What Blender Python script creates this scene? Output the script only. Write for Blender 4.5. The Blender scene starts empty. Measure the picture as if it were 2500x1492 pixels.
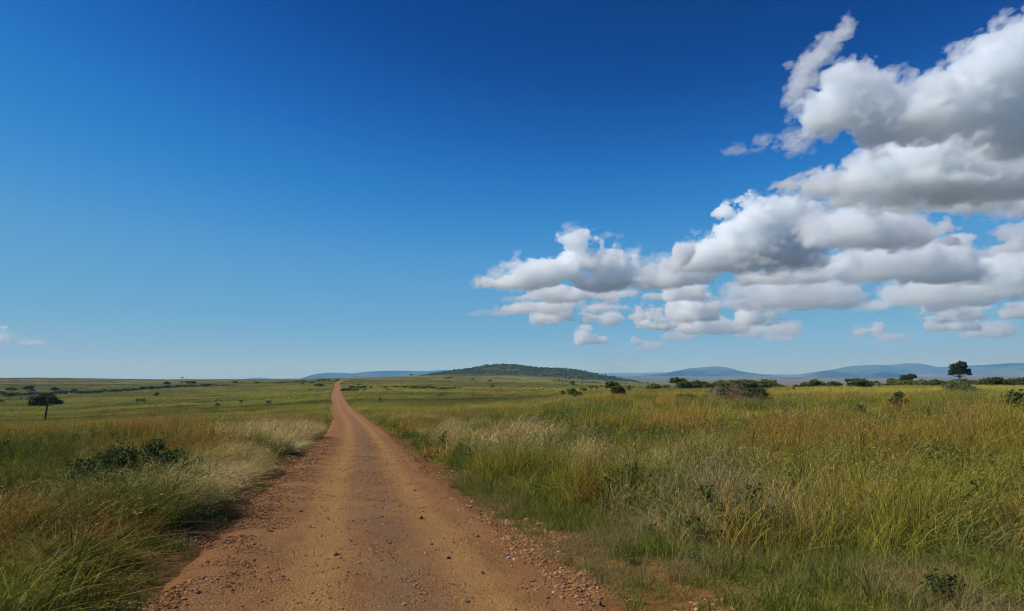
import bpy, math, random
import numpy as np

random.seed(11)
SC = bpy.context.scene
COL = SC.collection
F, CX, HZ, EYE = 1667.0, 1250.0, 910.0, 2.5      # lens in photo pixels, eye height in metres

# ---------------------------------------------------------------- camera, sky, sun, exposure
cam_data = bpy.data.cameras.new('camera')
cam = bpy.data.objects.new('camera', cam_data)
COL.objects.link(cam)
cam_data.sensor_width = 36.0
cam_data.lens = 24.0
cam_data.shift_y = 0.0656
cam_data.clip_start = 0.1
cam_data.clip_end = 150000.0
cam.location = (0.0, 0.0, EYE)
cam.rotation_euler = (math.radians(90), 0, 0)
SC.camera = cam

SUN_EL = math.radians(47.0)
SUN_AZ = math.radians(-98.0)            # compass angle from +Y, negative is to the left
world = bpy.data.worlds.new('World')
SC.world = world
world.use_nodes = True
wt = world.node_tree
wt.nodes.clear()
w_out = wt.nodes.new('ShaderNodeOutputWorld')
w_bg = wt.nodes.new('ShaderNodeBackground')
w_sky = wt.nodes.new('ShaderNodeTexSky')
w_sky.sky_type = 'NISHITA'
w_sky.sun_disc = False
w_sky.sun_elevation = SUN_EL
w_sky.sun_rotation = SUN_AZ
w_sky.altitude = 3000.0
w_sky.air_density = 1.0
w_sky.dust_density = 0.0
w_sky.ozone_density = 6.0
# the photograph's polarised, deep blue rendering of the sky: one tone curve per channel
w_lo = wt.nodes.new('ShaderNodeVectorMath'); w_lo.operation = 'SCALE'; w_lo.inputs['Scale'].default_value = 0.1
w_hi = wt.nodes.new('ShaderNodeVectorMath'); w_hi.operation = 'SCALE'; w_hi.inputs['Scale'].default_value = 10.0
w_cur = wt.nodes.new('ShaderNodeRGBCurve')
for ch, pts in enumerate((
    [(0, 0), (.065, .002), (.104, .026), (.159, .090), (.29, .165), (.42, .235), (.58, .295), (1, .34)],
    [(0, 0), (.125, .050), (.154, .098), (.204, .200), (.301, .315), (.45, .380), (.60, .425), (1, .48)],
    [(0, 0), (.20, .14), (.29, .27), (.335, .39), (.42, .555), (.56, .63), (.70, .63), (1, .70)])):
    cv = w_cur.mapping.curves[ch]
    while len(cv.points) < len(pts): cv.points.new(0.5, 0.5)
    for p, q in zip(cv.points, pts): p.location = q; p.handle_type = 'AUTO_CLAMPED'
w_cur.mapping.update()
w_bg.inputs['Strength'].default_value = 0.1
wt.links.new(w_sky.outputs['Color'], w_lo.inputs[0])
wt.links.new(w_lo.outputs[0], w_cur.inputs['Color'])
wt.links.new(w_cur.outputs['Color'], w_hi.inputs[0])
wt.links.new(w_hi.outputs[0], w_bg.inputs['Color'])
wt.links.new(w_bg.outputs['Background'], w_out.inputs['Surface'])

sun_data = bpy.data.lights.new('sun', 'SUN')
sun_data.energy = 4.9
sun_data.angle = math.radians(0.53)
sun_data.color = (1.0, 0.955, 0.88)
sun = bpy.data.objects.new('sun', sun_data)
COL.objects.link(sun)
sun.rotation_euler = (math.radians(90) - SUN_EL, 0, -SUN_AZ + math.radians(180))
SC.view_settings.view_transform = 'Standard'
SC.view_settings.look = 'None'
SC.view_settings.exposure = 0.0
SC.view_settings.gamma = 1.0
SC.view_settings.use_curve_mapping = False

cy = SC.cycles
cy.use_adaptive_sampling = True
cy.adaptive_threshold = 0.02
cy.use_denoising = True
cy.denoising_prefilter = 'FAST'
cy.filter_width = 1.1
cy.max_bounces = 20
cy.diffuse_bounces = 2
cy.glossy_bounces = 2
cy.transmission_bounces = 2
cy.volume_bounces = 18
cy.transparent_max_bounces = 48
cy.sample_clamp_indirect = 6.0
cy.caustics_reflective = False
cy.caustics_refractive = False

# ---------------------------------------------------------------- helpers
def tag(o, label=None, category=None, group=None, kind=None):
    if label: o['label'] = label
    if category: o['category'] = category
    if group: o['group'] = group
    if kind: o['kind'] = kind
    return o

def mesh_from(name, verts, faces, mat=None, smooth=False):
    """verts (N,3) array, faces (M,3) or (M,4) int array"""
    verts = np.asarray(verts, np.float32)
    faces = np.asarray(faces, np.int32)
    me = bpy.data.meshes.new(name)
    me.vertices.add(len(verts))
    me.vertices.foreach_set('co', verts.ravel())
    k = faces.shape[1]
    me.loops.add(faces.size)
    me.loops.foreach_set('vertex_index', faces.ravel())
    me.polygons.add(len(faces))
    me.polygons.foreach_set('loop_start', np.arange(0, faces.size, k, dtype=np.int32))
    me.polygons.foreach_set('loop_total', np.full(len(faces), k, np.int32))
    if smooth:
        me.polygons.foreach_set('use_smooth', np.ones(len(faces), bool))
    me.update(calc_edges=True)
    if mat: me.materials.append(mat)
    return me

def add_attr(me, name, kind, domain, data):
    a = me.attributes.new(name, kind, domain)
    key = {'FLOAT': 'value', 'INT': 'value', 'FLOAT_VECTOR': 'vector', 'FLOAT_COLOR': 'color'}[kind]
    if kind == 'FLOAT_COLOR' and data.shape[1] == 3:
        data = np.concatenate([data, np.ones((len(data), 1))], 1)
    a.data.foreach_set(key, np.ascontiguousarray(data, np.int32 if kind == 'INT' else np.float32).ravel())

def link(name, me, parent=None, loc=None):
    o = bpy.data.objects.new(name, me)
    COL.objects.link(o)
    if parent: o.parent = parent
    if loc is not None: o.location = loc
    return o

def sstep(a, b, x):
    t = np.clip((x - a) / (b - a), 0, 1)
    return t * t * (3 - 2 * t)

def _hash(ix, iy, seed):
    h = (ix.astype(np.int64) * 374761393 + iy.astype(np.int64) * 668265263 + seed * 1442695041) & 0xFFFFFFFF
    h = ((h ^ (h >> 13)) * 1274126177) & 0xFFFFFFFF
    h = h ^ (h >> 16)
    return (h & 0xFFFF) / 65535.0

def vnoise(x, y, seed=0):
    x = np.asarray(x, float); y = np.asarray(y, float)
    ix, iy = np.floor(x), np.floor(y)
    fx, fy = x - ix, y - iy
    fx = fx * fx * fx * (fx * (fx * 6 - 15) + 10); fy = fy * fy * fy * (fy * (fy * 6 - 15) + 10)
    a = _hash(ix, iy, seed); b = _hash(ix + 1, iy, seed)
    c = _hash(ix, iy + 1, seed); d = _hash(ix + 1, iy + 1, seed)
    return (a * (1 - fx) + b * fx) * (1 - fy) + (c * (1 - fx) + d * fx) * fy

def fbm(x, y, octv=4, seed=0, rot=0.6):
    t, amp, s = 0.0, 0.5, 0.0
    c, sn = math.cos(rot), math.sin(rot)
    for i in range(octv):
        t = t + amp * vnoise(x, y, seed + 17 * i); s += amp
        x, y = (c * x - sn * y) * 2.03 + 5.1, (sn * x + c * y) * 2.03 + 9.7
        amp *= 0.5
    return t / s          # 0..1, mean .5

def hermite(xk, yk, x):
    xk = np.asarray(xk, float); yk = np.asarray(yk, float)
    m = np.gradient(yk, xk)
    i = np.clip(np.searchsorted(xk, x) - 1, 0, len(xk) - 2)
    h = xk[i + 1] - xk[i]; t = np.clip((x - xk[i]) / h, 0, 1)
    return ((2*t**3 - 3*t**2 + 1) * yk[i] + (t**3 - 2*t**2 + t) * h * m[i]
            + (-2*t**3 + 3*t**2) * yk[i + 1] + (t**3 - t**2) * h * m[i + 1])

class NT:
    """small node-tree writer"""
    def __init__(self, name):
        self.m = bpy.data.materials.new(name); self.m.use_nodes = True
        self.t = self.m.node_tree; self.t.nodes.clear()
        self.out = self.t.nodes.new('ShaderNodeOutputMaterial')
    def n(self, typ, props=None, **inp):
        nd = self.t.nodes.new('ShaderNode' + typ)
        for k, v in (props or {}).items(): setattr(nd, k, v)
        for k, v in inp.items():
            k = k.replace('_', ' ')
            s = nd.inputs[int(k[1:])] if k[0] == 'i' and k[1:].isdigit() else nd.inputs[k]
            if isinstance(v, bpy.types.NodeSocket): self.t.links.new(v, s)
            else: s.default_value = v
        return nd
    def mix(self, fac, a, b, blend='MIX'):
        nd = self.t.nodes.new('ShaderNodeMix'); nd.data_type = 'RGBA'; nd.blend_type = blend
        for s, v in ((nd.inputs[0], fac), (nd.inputs[6], a), (nd.inputs[7], b)):
            if isinstance(v, bpy.types.NodeSocket): self.t.links.new(v, s)
            else: s.default_value = v if not isinstance(v, tuple) else (*v, 1.0)
        return nd.outputs[2]
    def math(self, op, a, b=0.0):
        nd = self.t.nodes.new('ShaderNodeMath'); nd.operation = op
        for s, v in ((nd.inputs[0], a), (nd.inputs[1], b)):
            if isinstance(v, bpy.types.NodeSocket): self.t.links.new(v, s)
            else: s.default_value = v
        return nd.outputs[0]
    def ramp(self, fac, lo, hi):
        nd = self.t.nodes.new('ShaderNodeMapRange'); nd.clamp = True
        self.t.links.new(fac, nd.inputs[0]); nd.inputs[1].default_value = lo; nd.inputs[2].default_value = hi
        return nd.outputs[0]
    def noise(self, scale, detail=4.0, vec=None, rough=0.55):
        nd = self.n('TexNoise', None, Scale=scale, Detail=detail, Roughness=rough)
        if vec is not None: self.t.links.new(vec, nd.inputs['Vector'])
        return nd.outputs['Fac']
    def surf(self, sock): self.t.links.new(sock, self.out.inputs['Surface'])

# ---------------------------------------------------------------- the lie of the land
ROAD_Y = [-40, 0, 7.25, 19, 35, 64, 100, 151, 230, 380, 600, 830, 1000, 1200, 1500, 1900, 2400]
ROAD_X = [10.1, 0.60, -1.13, -3.93, -7.5, -14.3, -23.4, -37.2, -57.9, -97.2, -153, -212, -252, -293, -333, -352, -300]
def road_x(y): return hermite(ROAD_Y, ROAD_X, np.clip(y, -40, 2400))
def road_dx(y): return (road_x(np.asarray(y) + 0.5) - road_x(np.asarray(y) - 0.5))
def road_off(x, y):
    """signed distance from the road's middle, right positive"""
    return (x - road_x(y)) / np.sqrt(1 + road_dx(y) ** 2)

_prof = {
 -0.70: [(10,-.25),(20,-.7),(35,-1.3),(60,-3.2),(110,-7),(190,-11),(400,-17),(750,-21),(1500,-18),(2500,-14.5),(4000,-30),(8000,-110),(40000,-420)],
 -0.45: [(10,-.2),(20,-.75),(35,-1.3),(60,-2.9),(100,-5),(190,-8.6),(300,-11),(500,-14),(800,-16),(1500,-15),(2100,-16.5),(4000,-40),(8000,-110),(40000,-420)],
 -0.25: [(7.2,-.03),(19,-.8),(35,-1.5),(64,-2.9),(151,-5.65),(380,-8.9),(830,-10.9),(1150,-10.2),(1500,-9.9),(2000,-12.6),(3000,-30),(8000,-105),(40000,-420)],
 -0.13: [(7.2,-.03),(15,-.4),(30,-1.2),(60,-2.6),(110,-4.6),(200,-6.4),(400,-8.6),(800,-9.6),(1200,-8.4),(1700,-6.4),(1950,-6.4),(2500,-12),(4000,-42),(8000,-95),(40000,-330)],
  0.00: [(7.2,-.03),(15,-.3),(30,-.9),(60,-2.1),(100,-3.4),(200,-5.9),(400,-8.3),(800,-10.9),(1500,-11.0),(2000,-12.0),(2700,-20),(4000,-42),(8000,-80),(40000,-240)],
  0.15: [(7.2,0),(15,-.2),(30,-.7),(60,-1.3),(100,-1.6),(140,-1.95),(200,-3.2),(400,-8),(800,-13),(1500,-20),(2500,-34),(5000,-62),(10000,-75),(40000,-80)],
  0.30: [(10,-.05),(30,-.5),(60,-1),(89,-1.4),(140,-2.05),(230,-3.0),(300,-5),(400,-9),(1000,-25),(2500,-55),(6000,-77),(40000,-80)],
  0.70: [(10,0),(30,-.3),(60,-.7),(150,-1.45),(250,-2.25),(320,-3.8),(450,-8),(1000,-25),(2500,-55),(6000,-77),(40000,-80)],
}
_lr = np.linspace(0, math.log(45000.0), 260)
_az, _tab = [], []
for u, pts in _prof.items():
    r = np.log(np.array([1.0] + [p[0] * math.sqrt(1 + u*u) for p in pts])); z = np.array([0.0] + [p[1] for p in pts])
    row = np.interp(_lr, r, z)
    k = np.exp(-0.5 * (np.arange(-9, 10) / 3.5) ** 2); k /= k.sum()
    row = np.convolve(np.pad(row, 9, mode='edge'), k, 'valid')
    _az.append(math.atan(u)); _tab.append(row)
_az = np.array([-math.pi] + _az + [math.pi])
_mid = 0.5 * (_tab[0] + _tab[-1])
_tab = np.array([_mid] + _tab + [_mid])
# hill crest seen from the road: (photo column, photo row) turned into metres at its real distance
HILL_D = 2700.0
_hx = (np.array([960, 1020, 1050, 1080, 1130, 1180, 1225, 1260, 1300, 1340, 1380, 1420, 1460, 1500, 1560]) - CX) / F * HILL_D
_hz = EYE + (HZ - np.array([926, 920, 915, 911, 902.5, 895, 890.5, 892, 897, 900, 901, 907, 916, 924, 934])) / F * HILL_D

def base_height(x, y):
    x = np.asarray(x, float); y = np.asarray(y, float)
    r = np.hypot(x, y); az = np.arctan2(x, y)
    lr = np.log(np.maximum(r, 1.0))
    fi = np.clip(lr / _lr[-1] * (len(_lr) - 1), 0, len(_lr) - 1.001)
    i = fi.astype(int); t = fi - i
    j = np.clip(np.searchsorted(_az, az) - 1, 0, len(_az) - 2)
    s = (az - _az[j]) / (_az[j + 1] - _az[j]); s = s * s * (3 - 2 * s) * 0.5 + s * 0.5
    a = _tab[j, i] * (1 - t) + _tab[j, i + 1] * t
    b = _tab[j + 1, i] * (1 - t) + _tab[j + 1, i + 1] * t
    return a * (1 - s) + b * s

def hill_mask(x, y):
    c = np.interp(x, _hx, _hz, left=-60, right=-60)
    return c * 1.0, np.exp(-0.5 * ((y - HILL_D) / 330.0) ** 2)

def height(x, y):
    x = np.asarray(x, float); y = np.asarray(y, float)
    z = base_height(x, y)
    r = np.hypot(x, y)
    z = z + (fbm(x / 3.1, y / 3.1, 3, 3) - .5) * 0.42 * sstep(2, 14, r)
    z = z + (fbm(x / 60, y / 60, 3, 5) - .5) * 0.9 * sstep(20, 150, r)
    z = z + (fbm(x / 420, y / 420, 3, 6) - .5) * 4.0 * sstep(300, 1500, r)
    c, g = hill_mask(x, y)
    bump = np.maximum(c - z, 0) * g
    z = z + bump + (fbm(x / 55, y / 55, 3, 8) - .5) * 5.0 * sstep(3, 20, bump)
    # the road's own bed
    o = road_off(x, y)
    rz = base_height(road_x(y), y) + (fbm(road_x(y) / 60, y / 60, 3, 5) - .5) * 0.9 * sstep(20, 150, r)
    w = (1 - sstep(3.0, 7.0, np.abs(o))) * (y > -40) * (1 - sstep(1900, 2300, y))
    return z * (1 - w) + rz * w

def terrain_z(x, y):
    z = height(x, y); o = road_off(x, y); r = np.hypot(x, y)
    lane = np.abs(o + 0.4)
    w = (y > -40) * (1 - sstep(1800, 2200, y))
    z = z - w * (1 - sstep(2.1, 2.75, lane)) * (0.07 + 0.0007 * r)
    z = z + w * 0.16 * sstep(2.9, 4.2, -o) * (1 - sstep(5, 8, -o))
    z = z + w * 0.10 * sstep(2.6, 3.8, o) * (1 - sstep(5, 9, o))
    return z

def ground_hit(px, py, y0=3.0, y1=30000.0):
    """where the photo's line of sight through (px, py) first meets the land"""
    Y = np.exp(np.linspace(math.log(y0), math.log(y1), 6000))
    X = (px - CX) / F * Y
    Z = EYE + (HZ - py) / F * Y
    below = np.nonzero(Z < terrain_z(X, Y))[0]
    i = below[0] if len(below) else len(Y) - 1
    return float(X[i]), float(Y[i]), float(terrain_z(X[i:i+1], Y[i:i+1])[0])

# colour of the sward, in the world's own coordinates
GOLD = np.array([0.270, 0.170, 0.026]); RUST = np.array([0.210, 0.105, 0.022]); OLIVE = np.array([0.190, 0.170, 0.017])
GREEN = np.array([0.078, 0.108, 0.012]); STRAW = np.array([0.440, 0.365, 0.195]); TAN = np.array([0.300, 0.235, 0.120])
SPECIES = np.stack([OLIVE, GREEN, GOLD, RUST, STRAW * .6])
def species_weights(x, y):
    """how much of each kind of grass grows at a spot (near ground): drifts a few metres across"""
    left = x < road_x(np.clip(y, -40, 2400)); r = np.hypot(x, y)
    n = [fbm(x / q + 31 * i, y / q, 3, 200 + i) for i, q in enumerate((6.0, 5.0, 7.5, 4.5, 5.0))]
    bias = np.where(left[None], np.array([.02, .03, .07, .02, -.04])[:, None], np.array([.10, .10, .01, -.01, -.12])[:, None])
    bias = bias + np.where(left, 1, 0)[None] * (np.array([0, -.05, .10, .04, 0])[:, None] * (sstep(24, 36, y) * (1 - sstep(75, 120, y)))[None] + np.array([.02, .05, .04, .08, -.06])[:, None] * (1 - sstep(14, 26, y))[None])  # near left: darker rust and green favoured, putting some shade into the grass colour
    o = np.abs(road_off(x, y)); verge = (o < 5.2) * sstep(14, 30, y)
    bias = bias + verge[None] * np.array([.02, .14, -.05, 0, 0])[:, None]
    w = np.exp((np.stack(n) + bias) * 30.0)
    return w / w.sum(0)
def sward(x, y):
    x = np.asarray(x, float); y = np.asarray(y, float); r = np.hypot(x, y)
    b = fbm(x / 38.0 + 3, y / 22.0, 4, 22); c = fbm(x / 3.0, y / 3.0, 3, 23); d = fbm(x / 260.0, y / 120.0, 4, 24)
    near = 1 - sstep(80, 150, r)
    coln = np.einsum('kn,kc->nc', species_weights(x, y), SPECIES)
    f1 = sstep(.36, .64, 0.5 * b + 0.5 * d)
    FO = np.array([.220, .188, .038]); FG = np.array([.150, .148, .030]); FD = np.array([.205, .155, .046])
    colf = FO * (1 - f1[..., None]) + FG * f1[..., None]
    f2 = sstep(.52, .68, fbm(x / 150.0 + 9, y / 45.0, 4, 26))[..., None]
    colf = colf * (1 - 0.6 * f2) + FD * 0.6 * f2
    st = 0.55 * fbm(x / 42.0, y / 11.0, 4, 28, 0.0) + 0.45 * fbm(x / 150.0, y / 42.0, 4, 29, 0.0)
    colf = colf * (0.50 + 0.95 * sstep(.30, .66, st))[..., None]
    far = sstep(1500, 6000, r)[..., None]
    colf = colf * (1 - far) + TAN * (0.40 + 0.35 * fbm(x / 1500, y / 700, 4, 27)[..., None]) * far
    n = near[..., None]
    return (coln * n + colf * (1 - n)) * (0.8 + 0.4 * c[..., None])

def bare_mask(x, y):
    """stony verge either side of the road where little grows"""
    o = road_off(x, y); y = np.asarray(y, float)
    wob = (fbm(x / 1.3, y / 1.3, 3, 31) - .5) * 1.6
    lo = -(3.0 + 0.5 * sstep(8, 20, y)) + wob * 0.6
    hi = 2.45 + 0.7 * (1 - sstep(7, 14, y)) + 0.3 * (1 - sstep(16, 45, y)) + wob * 0.9
    m = sstep(-0.4, 0.3, o - lo) * (1 - sstep(-0.4, 0.4, o - hi))
    return m * (y > -30) * (1 - sstep(300, 700, y))

# ---------------------------------------------------------------- ground
def ground_material():
    m = NT('savanna_ground')
    geo = m.n('NewGeometry'); pos = geo.outputs['Position']
    sw = m.n('Attribute', {'attribute_name': 'sward'}).outputs['Color']
    bare = m.n('Attribute', {'attribute_name': 'bare'}).outputs['Fac']
    scrub = m.n('Attribute', {'attribute_name': 'scrub'}).outputs['Fac']
    dist = m.n('VectorMath', {'operation': 'LENGTH'}, i0=pos).outputs['Value']
    n1 = m.noise(0.9, 6, pos); n2 = m.noise(0.06, 6, pos); n3 = m.noise(7.0, 5, pos)
    st = m.n('Mapping', None, Vector=pos, Scale=(0.010, 0.035, 0.0)).outputs[0]
    n4 = m.noise(1.0, 7, st, 0.62)
    shade = m.math('ADD', m.math('MULTIPLY', n1, 0.7), m.math('MULTIPLY', n2, 0.9))
    c = m.mix(1.0, sw, m.n('CombineColor', None, Red=shade, Green=shade, Blue=shade).outputs[0], 'MULTIPLY')
    c = m.mix(m.math('MULTIPLY', m.ramp(n4, 0.56, 0.70), 0.55), c, (0.055, 0.065, 0.016))
    c = m.mix(m.math('MULTIPLY', m.ramp(n4, 0.46, 0.34), 0.35), c, (0.23, 0.175, 0.055))
    # thatch and soil under the tall grass near by
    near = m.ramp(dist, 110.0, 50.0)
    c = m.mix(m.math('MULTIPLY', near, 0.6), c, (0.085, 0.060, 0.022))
    soil = m.mix(m.ramp(n3, 0.3, 0.7), (0.125, 0.052, 0.020), (0.245, 0.115, 0.044))
    soil = m.mix(m.math('MULTIPLY', m.ramp(n1, 0.45, 0.7), 0.5), soil, (0.150, 0.115, 0.042))
    c = m.mix(bare, c, soil)
    # scrub dotted over the far plain and the stony hill
    v1 = m.n('TexVoronoi', {'feature': 'F1'}, Vector=m.n('Mapping', None, Vector=pos, Scale=(0.022, 0.016, 0.0)).outputs[0], Scale=1.0)
    dots = m.math('MULTIPLY', m.ramp(v1.outputs['Distance'], 0.30, 0.16), m.ramp(m.noise(0.0016, 4, pos), 0.46, 0.60))
    farf = m.ramp(dist, 1200.0, 3000.0)
    c = m.mix(m.math('MULTIPLY', m.math('MULTIPLY', dots, farf), 0.85), c, (0.035, 0.048, 0.020))
    band = m.noise(1.0, 5, m.n('Mapping', None, Vector=pos, Scale=(0.00022, 0.0009, 0.0)).outputs[0])
    c = m.mix(m.math('MULTIPLY', m.math('MULTIPLY', m.ramp(band, 0.5, 0.66), farf), 0.7), c, (0.060, 0.070, 0.032))
    c = m.mix(m.math('MULTIPLY', scrub, 0.75), c, m.mix(m.ramp(m.noise(0.02, 5, pos), 0.4, 0.65), (0.040, 0.056, 0.015), (0.11, 0.118, 0.032)))
    bmp = m.n('Bump', None, Strength=0.9, Distance=0.12, Height=m.noise(5.0, 6, pos)).outputs[0]
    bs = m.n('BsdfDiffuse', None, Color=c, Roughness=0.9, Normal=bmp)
    m.surf(bs.outputs[0])
    return m.m

front = np.radians(np.arange(-43.0, 43.01, 0.125))
rest = np.radians(np.arange(46.0, 314.01, 3.0))
AZ = np.concatenate([front, rest])
RR = np.concatenate([[0.02, 0.6], np.exp(np.arange(math.log(1.2), math.log(38000.0), math.log(1.031))), [38000.0]])
A, R = np.meshgrid(AZ, RR)
GX, GY = R * np.sin(A), R * np.cos(A)
GZ = terrain_z(GX, GY)
na, nr = len(AZ), len(RR)
idx = np.arange(na * nr).reshape(nr, na)
nxt = np.roll(idx, -1, axis=1)
quads = np.stack([idx[:-1], nxt[:-1], nxt[1:], idx[1:]], -1).reshape(-1, 4)[:, ::-1]
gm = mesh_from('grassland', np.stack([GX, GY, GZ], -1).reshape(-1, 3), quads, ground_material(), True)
fx, fy = GX.ravel(), GY.ravel()
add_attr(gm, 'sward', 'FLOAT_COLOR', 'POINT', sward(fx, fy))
add_attr(gm, 'bare', 'FLOAT', 'POINT', bare_mask(fx, fy))
_c, _g = hill_mask(fx, fy)
hillw = sstep(2, 12, np.maximum(_c - base_height(fx, fy), 0) * _g)
add_attr(gm, 'scrub', 'FLOAT', 'POINT', hillw)
tag(link('grassland', gm), 'rolling savanna grassland reaching to the far plain', None, None, 'structure')

# ---------------------------------------------------------------- the dirt road
def road_material():
    m = NT('packed_murram')
    pos = m.n('NewGeometry').outputs['Position']
    off = m.n('Attribute', {'attribute_name': 'off'}).outputs['Fac']
    dist = m.n('VectorMath', {'operation': 'LENGTH'}, i0=pos).outputs['Value']
    big = m.noise(0.55, 5, pos); mid = m.noise(3.2, 6, pos); fine = m.noise(26.0, 6, pos, 0.7)
    along = m.noise(1.0, 5, m.n('Mapping', None, Vector=pos, Rotation=(0, 0, -0.24), Scale=(2.6, 0.35, 1.0)).outputs[0])
    c = m.mix(m.ramp(big, 0.35, 0.68), (0.218, 0.100, 0.035), (0.298, 0.151, 0.052))
    c = m.mix(m.math('MULTIPLY', m.ramp(along, 0.42, 0.66), 0.45), c, (0.185, 0.085, 0.035))
    for tc in (0.98, -1.02):
        tr = m.math('SUBTRACT', 1.0, m.ramp(m.math('ABSOLUTE', m.math('SUBTRACT', off, tc)), 0.15, 0.55))
        c = m.mix(m.math('MULTIPLY', tr, 0.75), c, (0.335, 0.178, 0.054))
    wob = m.math('MULTIPLY', m.math('SUBTRACT', m.noise(0.8, 4, pos), 0.5), 0.9)
    o2 = m.math('ADD', off, wob)
    cen = m.math('SUBTRACT', 1.0, m.ramp(m.math('ABSOLUTE', m.math('SUBTRACT', o2, 0.05)), 0.12, 0.62))
    c = m.mix(m.math('MULTIPLY', m.math('MULTIPLY', cen, m.ramp(mid, 0.2, 0.55)), 0.55), c, (0.155, 0.098, 0.056))
    edge = m.ramp(m.math('ABSOLUTE', m.math('ADD', o2, 0.45)), 1.55, 2.3)
    c = m.mix(m.math('MULTIPLY', edge, 0.75), c, (0.240, 0.104, 0.036))
    c = m.mix(m.math('MULTIPLY', m.ramp(dist, 40.0, 160.0), 0.6), c, (0.290, 0.125, 0.055))
    v = m.n('TexVoronoi', {'feature': 'F1'}, Vector=pos, Scale=34.0)
    v2 = m.n('TexVoronoi', {'feature': 'F1'}, Vector=pos, Scale=75.0)
    vc = m.n('SeparateColor', None, Color=v.outputs['Color']).outputs[0]
    c = m.mix(m.math('MULTIPLY', m.ramp(vc, 0.72, 0.98), 0.35), c, (0.33, 0.195, 0.095))
    c = m.mix(m.math('MULTIPLY', m.ramp(vc, 0.28, 0.05), 0.45), c, (0.120, 0.060, 0.032))
    sp = m.math('ADD', m.math('MULTIPLY', fine, 0.75), 0.62)
    c = m.mix(1.0, c, m.n('CombineColor', None, Red=sp, Green=sp, Blue=sp).outputs[0], 'MULTIPLY')
    h = m.math('ADD', m.math('MULTIPLY', fine, 0.5), m.math('MULTIPLY', m.math('SUBTRACT', 1.0, v.outputs['Distance']), 0.6))
    h = m.math('ADD', h, m.math('MULTIPLY', m.math('SUBTRACT', 1.0, v2.outputs['Distance']), 0.35))
    h = m.math('ADD', h, m.math('MULTIPLY', mid, 0.8))
    bmp = m.n('Bump', None, Strength=1.0, Distance=0.030, Height=h).outputs[0]
    bs = m.n('BsdfPrincipled', None, Base_Color=c, Roughness=0.95, Normal=bmp)
    bs.inputs['Specular IOR Level'].default_value = 0.12
    m.surf(bs.outputs[0])
    return m.m

def road_z(o, y):
    x = road_x(y) + o * np.sqrt(1 + road_dx(y) ** 2)
    z = height(x, y)
    r = np.hypot(x, y)
    z = z + 0.05 * (1 - (o / 3.0) ** 2) - 0.02
    z = z - 0.020 * (np.exp(-((o - 0.95) / .30) ** 2) + np.exp(-((o + 1.0) / .30) ** 2))
    z = z + 0.055 * np.exp(-((o - 2.05) / .28) ** 2) + 0.05 * np.exp(-((o + 2.35) / .5) ** 2)
    z = z + (fbm(x / .55, y / .55, 4, 41) - .5) * 0.075 + (fbm(x / 0.12, y / .12, 2, 42) - .5) * 0.012
    e = np.maximum(np.abs(o + 0.4) - 2.2, 0)
    return x, z - 0.13 * e - 0.10 * e * e

ry = np.concatenate([np.arange(-12, 5, 0.5), np.exp(np.arange(math.log(5.0), math.log(1900), 0.0078))])
ro = np.linspace(-3.45, 2.65, 96)
OO, YY = np.meshgrid(ro, ry)
RX, RZ = road_z(OO, YY)
i2 = np.arange(OO.size).reshape(OO.shape)
rq = np.stack([i2[:-1, :-1], i2[:-1, 1:], i2[1:, 1:], i2[1:, :-1]], -1).reshape(-1, 4)
rm = mesh_from('dirt_road', np.stack([RX, YY, RZ], -1).reshape(-1, 3), rq, road_material(), True)
add_attr(rm, 'off', 'FLOAT', 'POINT', OO.ravel())
tag(link('dirt_road', rm), 'orange brown dirt road running down the slope and up to the ridge', None, None, 'structure')

# ---------------------------------------------------------------- far mountains
def mountain_material(name, a, b, sc):
    m = NT(name)
    pos = m.n('NewGeometry').outputs['Position']
    c = m.mix(m.ramp(m.noise(sc, 6, pos, 0.65), 0.42, 0.62), a, b)
    m.surf(m.n('BsdfDiffuse', None, Color=c, Roughness=1.0).outputs[0])
    return m.m
MM = mountain_material('mountain_scrub', (0.022, 0.034, 0.018), (0.085, 0.085, 0.045), 0.0011)
MD = mountain_material('mountain_wood', (0.026, 0.038, 0.020), (0.060, 0.068, 0.034), 0.002)
def mountain(name, label, D, line, depth, mat, seed):
    zb = -95.0 if line[0][0] > 1300 else -330.0
    px = np.array([p[0] for p in line], float); py = np.array([p[1] for p in line], float)
    x = np.linspace(px[0], px[-1], 160)
    top = np.interp(x, px, py)
    k = np.hanning(9); k /= k.sum(); top = np.convolve(np.pad(top, 4, mode='edge'), k, 'valid')
    X = (x - CX) / F * D; Z = EYE + (HZ - top) / F * D
    v = np.linspace(-1, 1, 41)
    XX, VV = np.meshgrid(X, v)
    prof = np.clip(1 - np.abs(VV) ** 1.5, 0, 1)
    rid = fbm(XX / (0.045 * D), VV * depth / (0.06 * D) + seed, 5, seed)
    ZZ = zb + (Z[None] - zb) * prof * (1 - (1 - prof) * 0.9 * rid)
    YY = D + VV * depth + (fbm(XX / (0.08 * D), VV, 3, seed + 3) - .5) * depth * 0.6
    i = np.arange(XX.size).reshape(XX.shape)
    q = np.stack([i[:-1, :-1], i[:-1, 1:], i[1:, 1:], i[1:, :-1]], -1).reshape(-1, 4)
    o = link(name, mesh_from(name, np.stack([XX, YY, ZZ], -1).reshape(-1, 3), q, mat, True))
    tag(o, label, None, None, 'structure')
mountain('mountain_ridge', 'long blue ridge with two rounded swells behind the road', 16500,
  [(690, 936), (717, 929), (738, 924), (765, 914.5), (800, 909.7), (831, 910.5), (853, 912.3), (880, 909), (915, 906), (973, 905), (1031, 906), (1098, 903.5), (1170, 903), (1260, 908), (1330, 925)], 1500, MM, 1)
mountain('mountain_ridge', 'faint low blue rise far beyond the grassy skyline', 27000, [(560, 932), (582, 929), (617, 922), (640, 921.5), (669, 926), (720, 931)], 1500, MM, 2)
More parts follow.
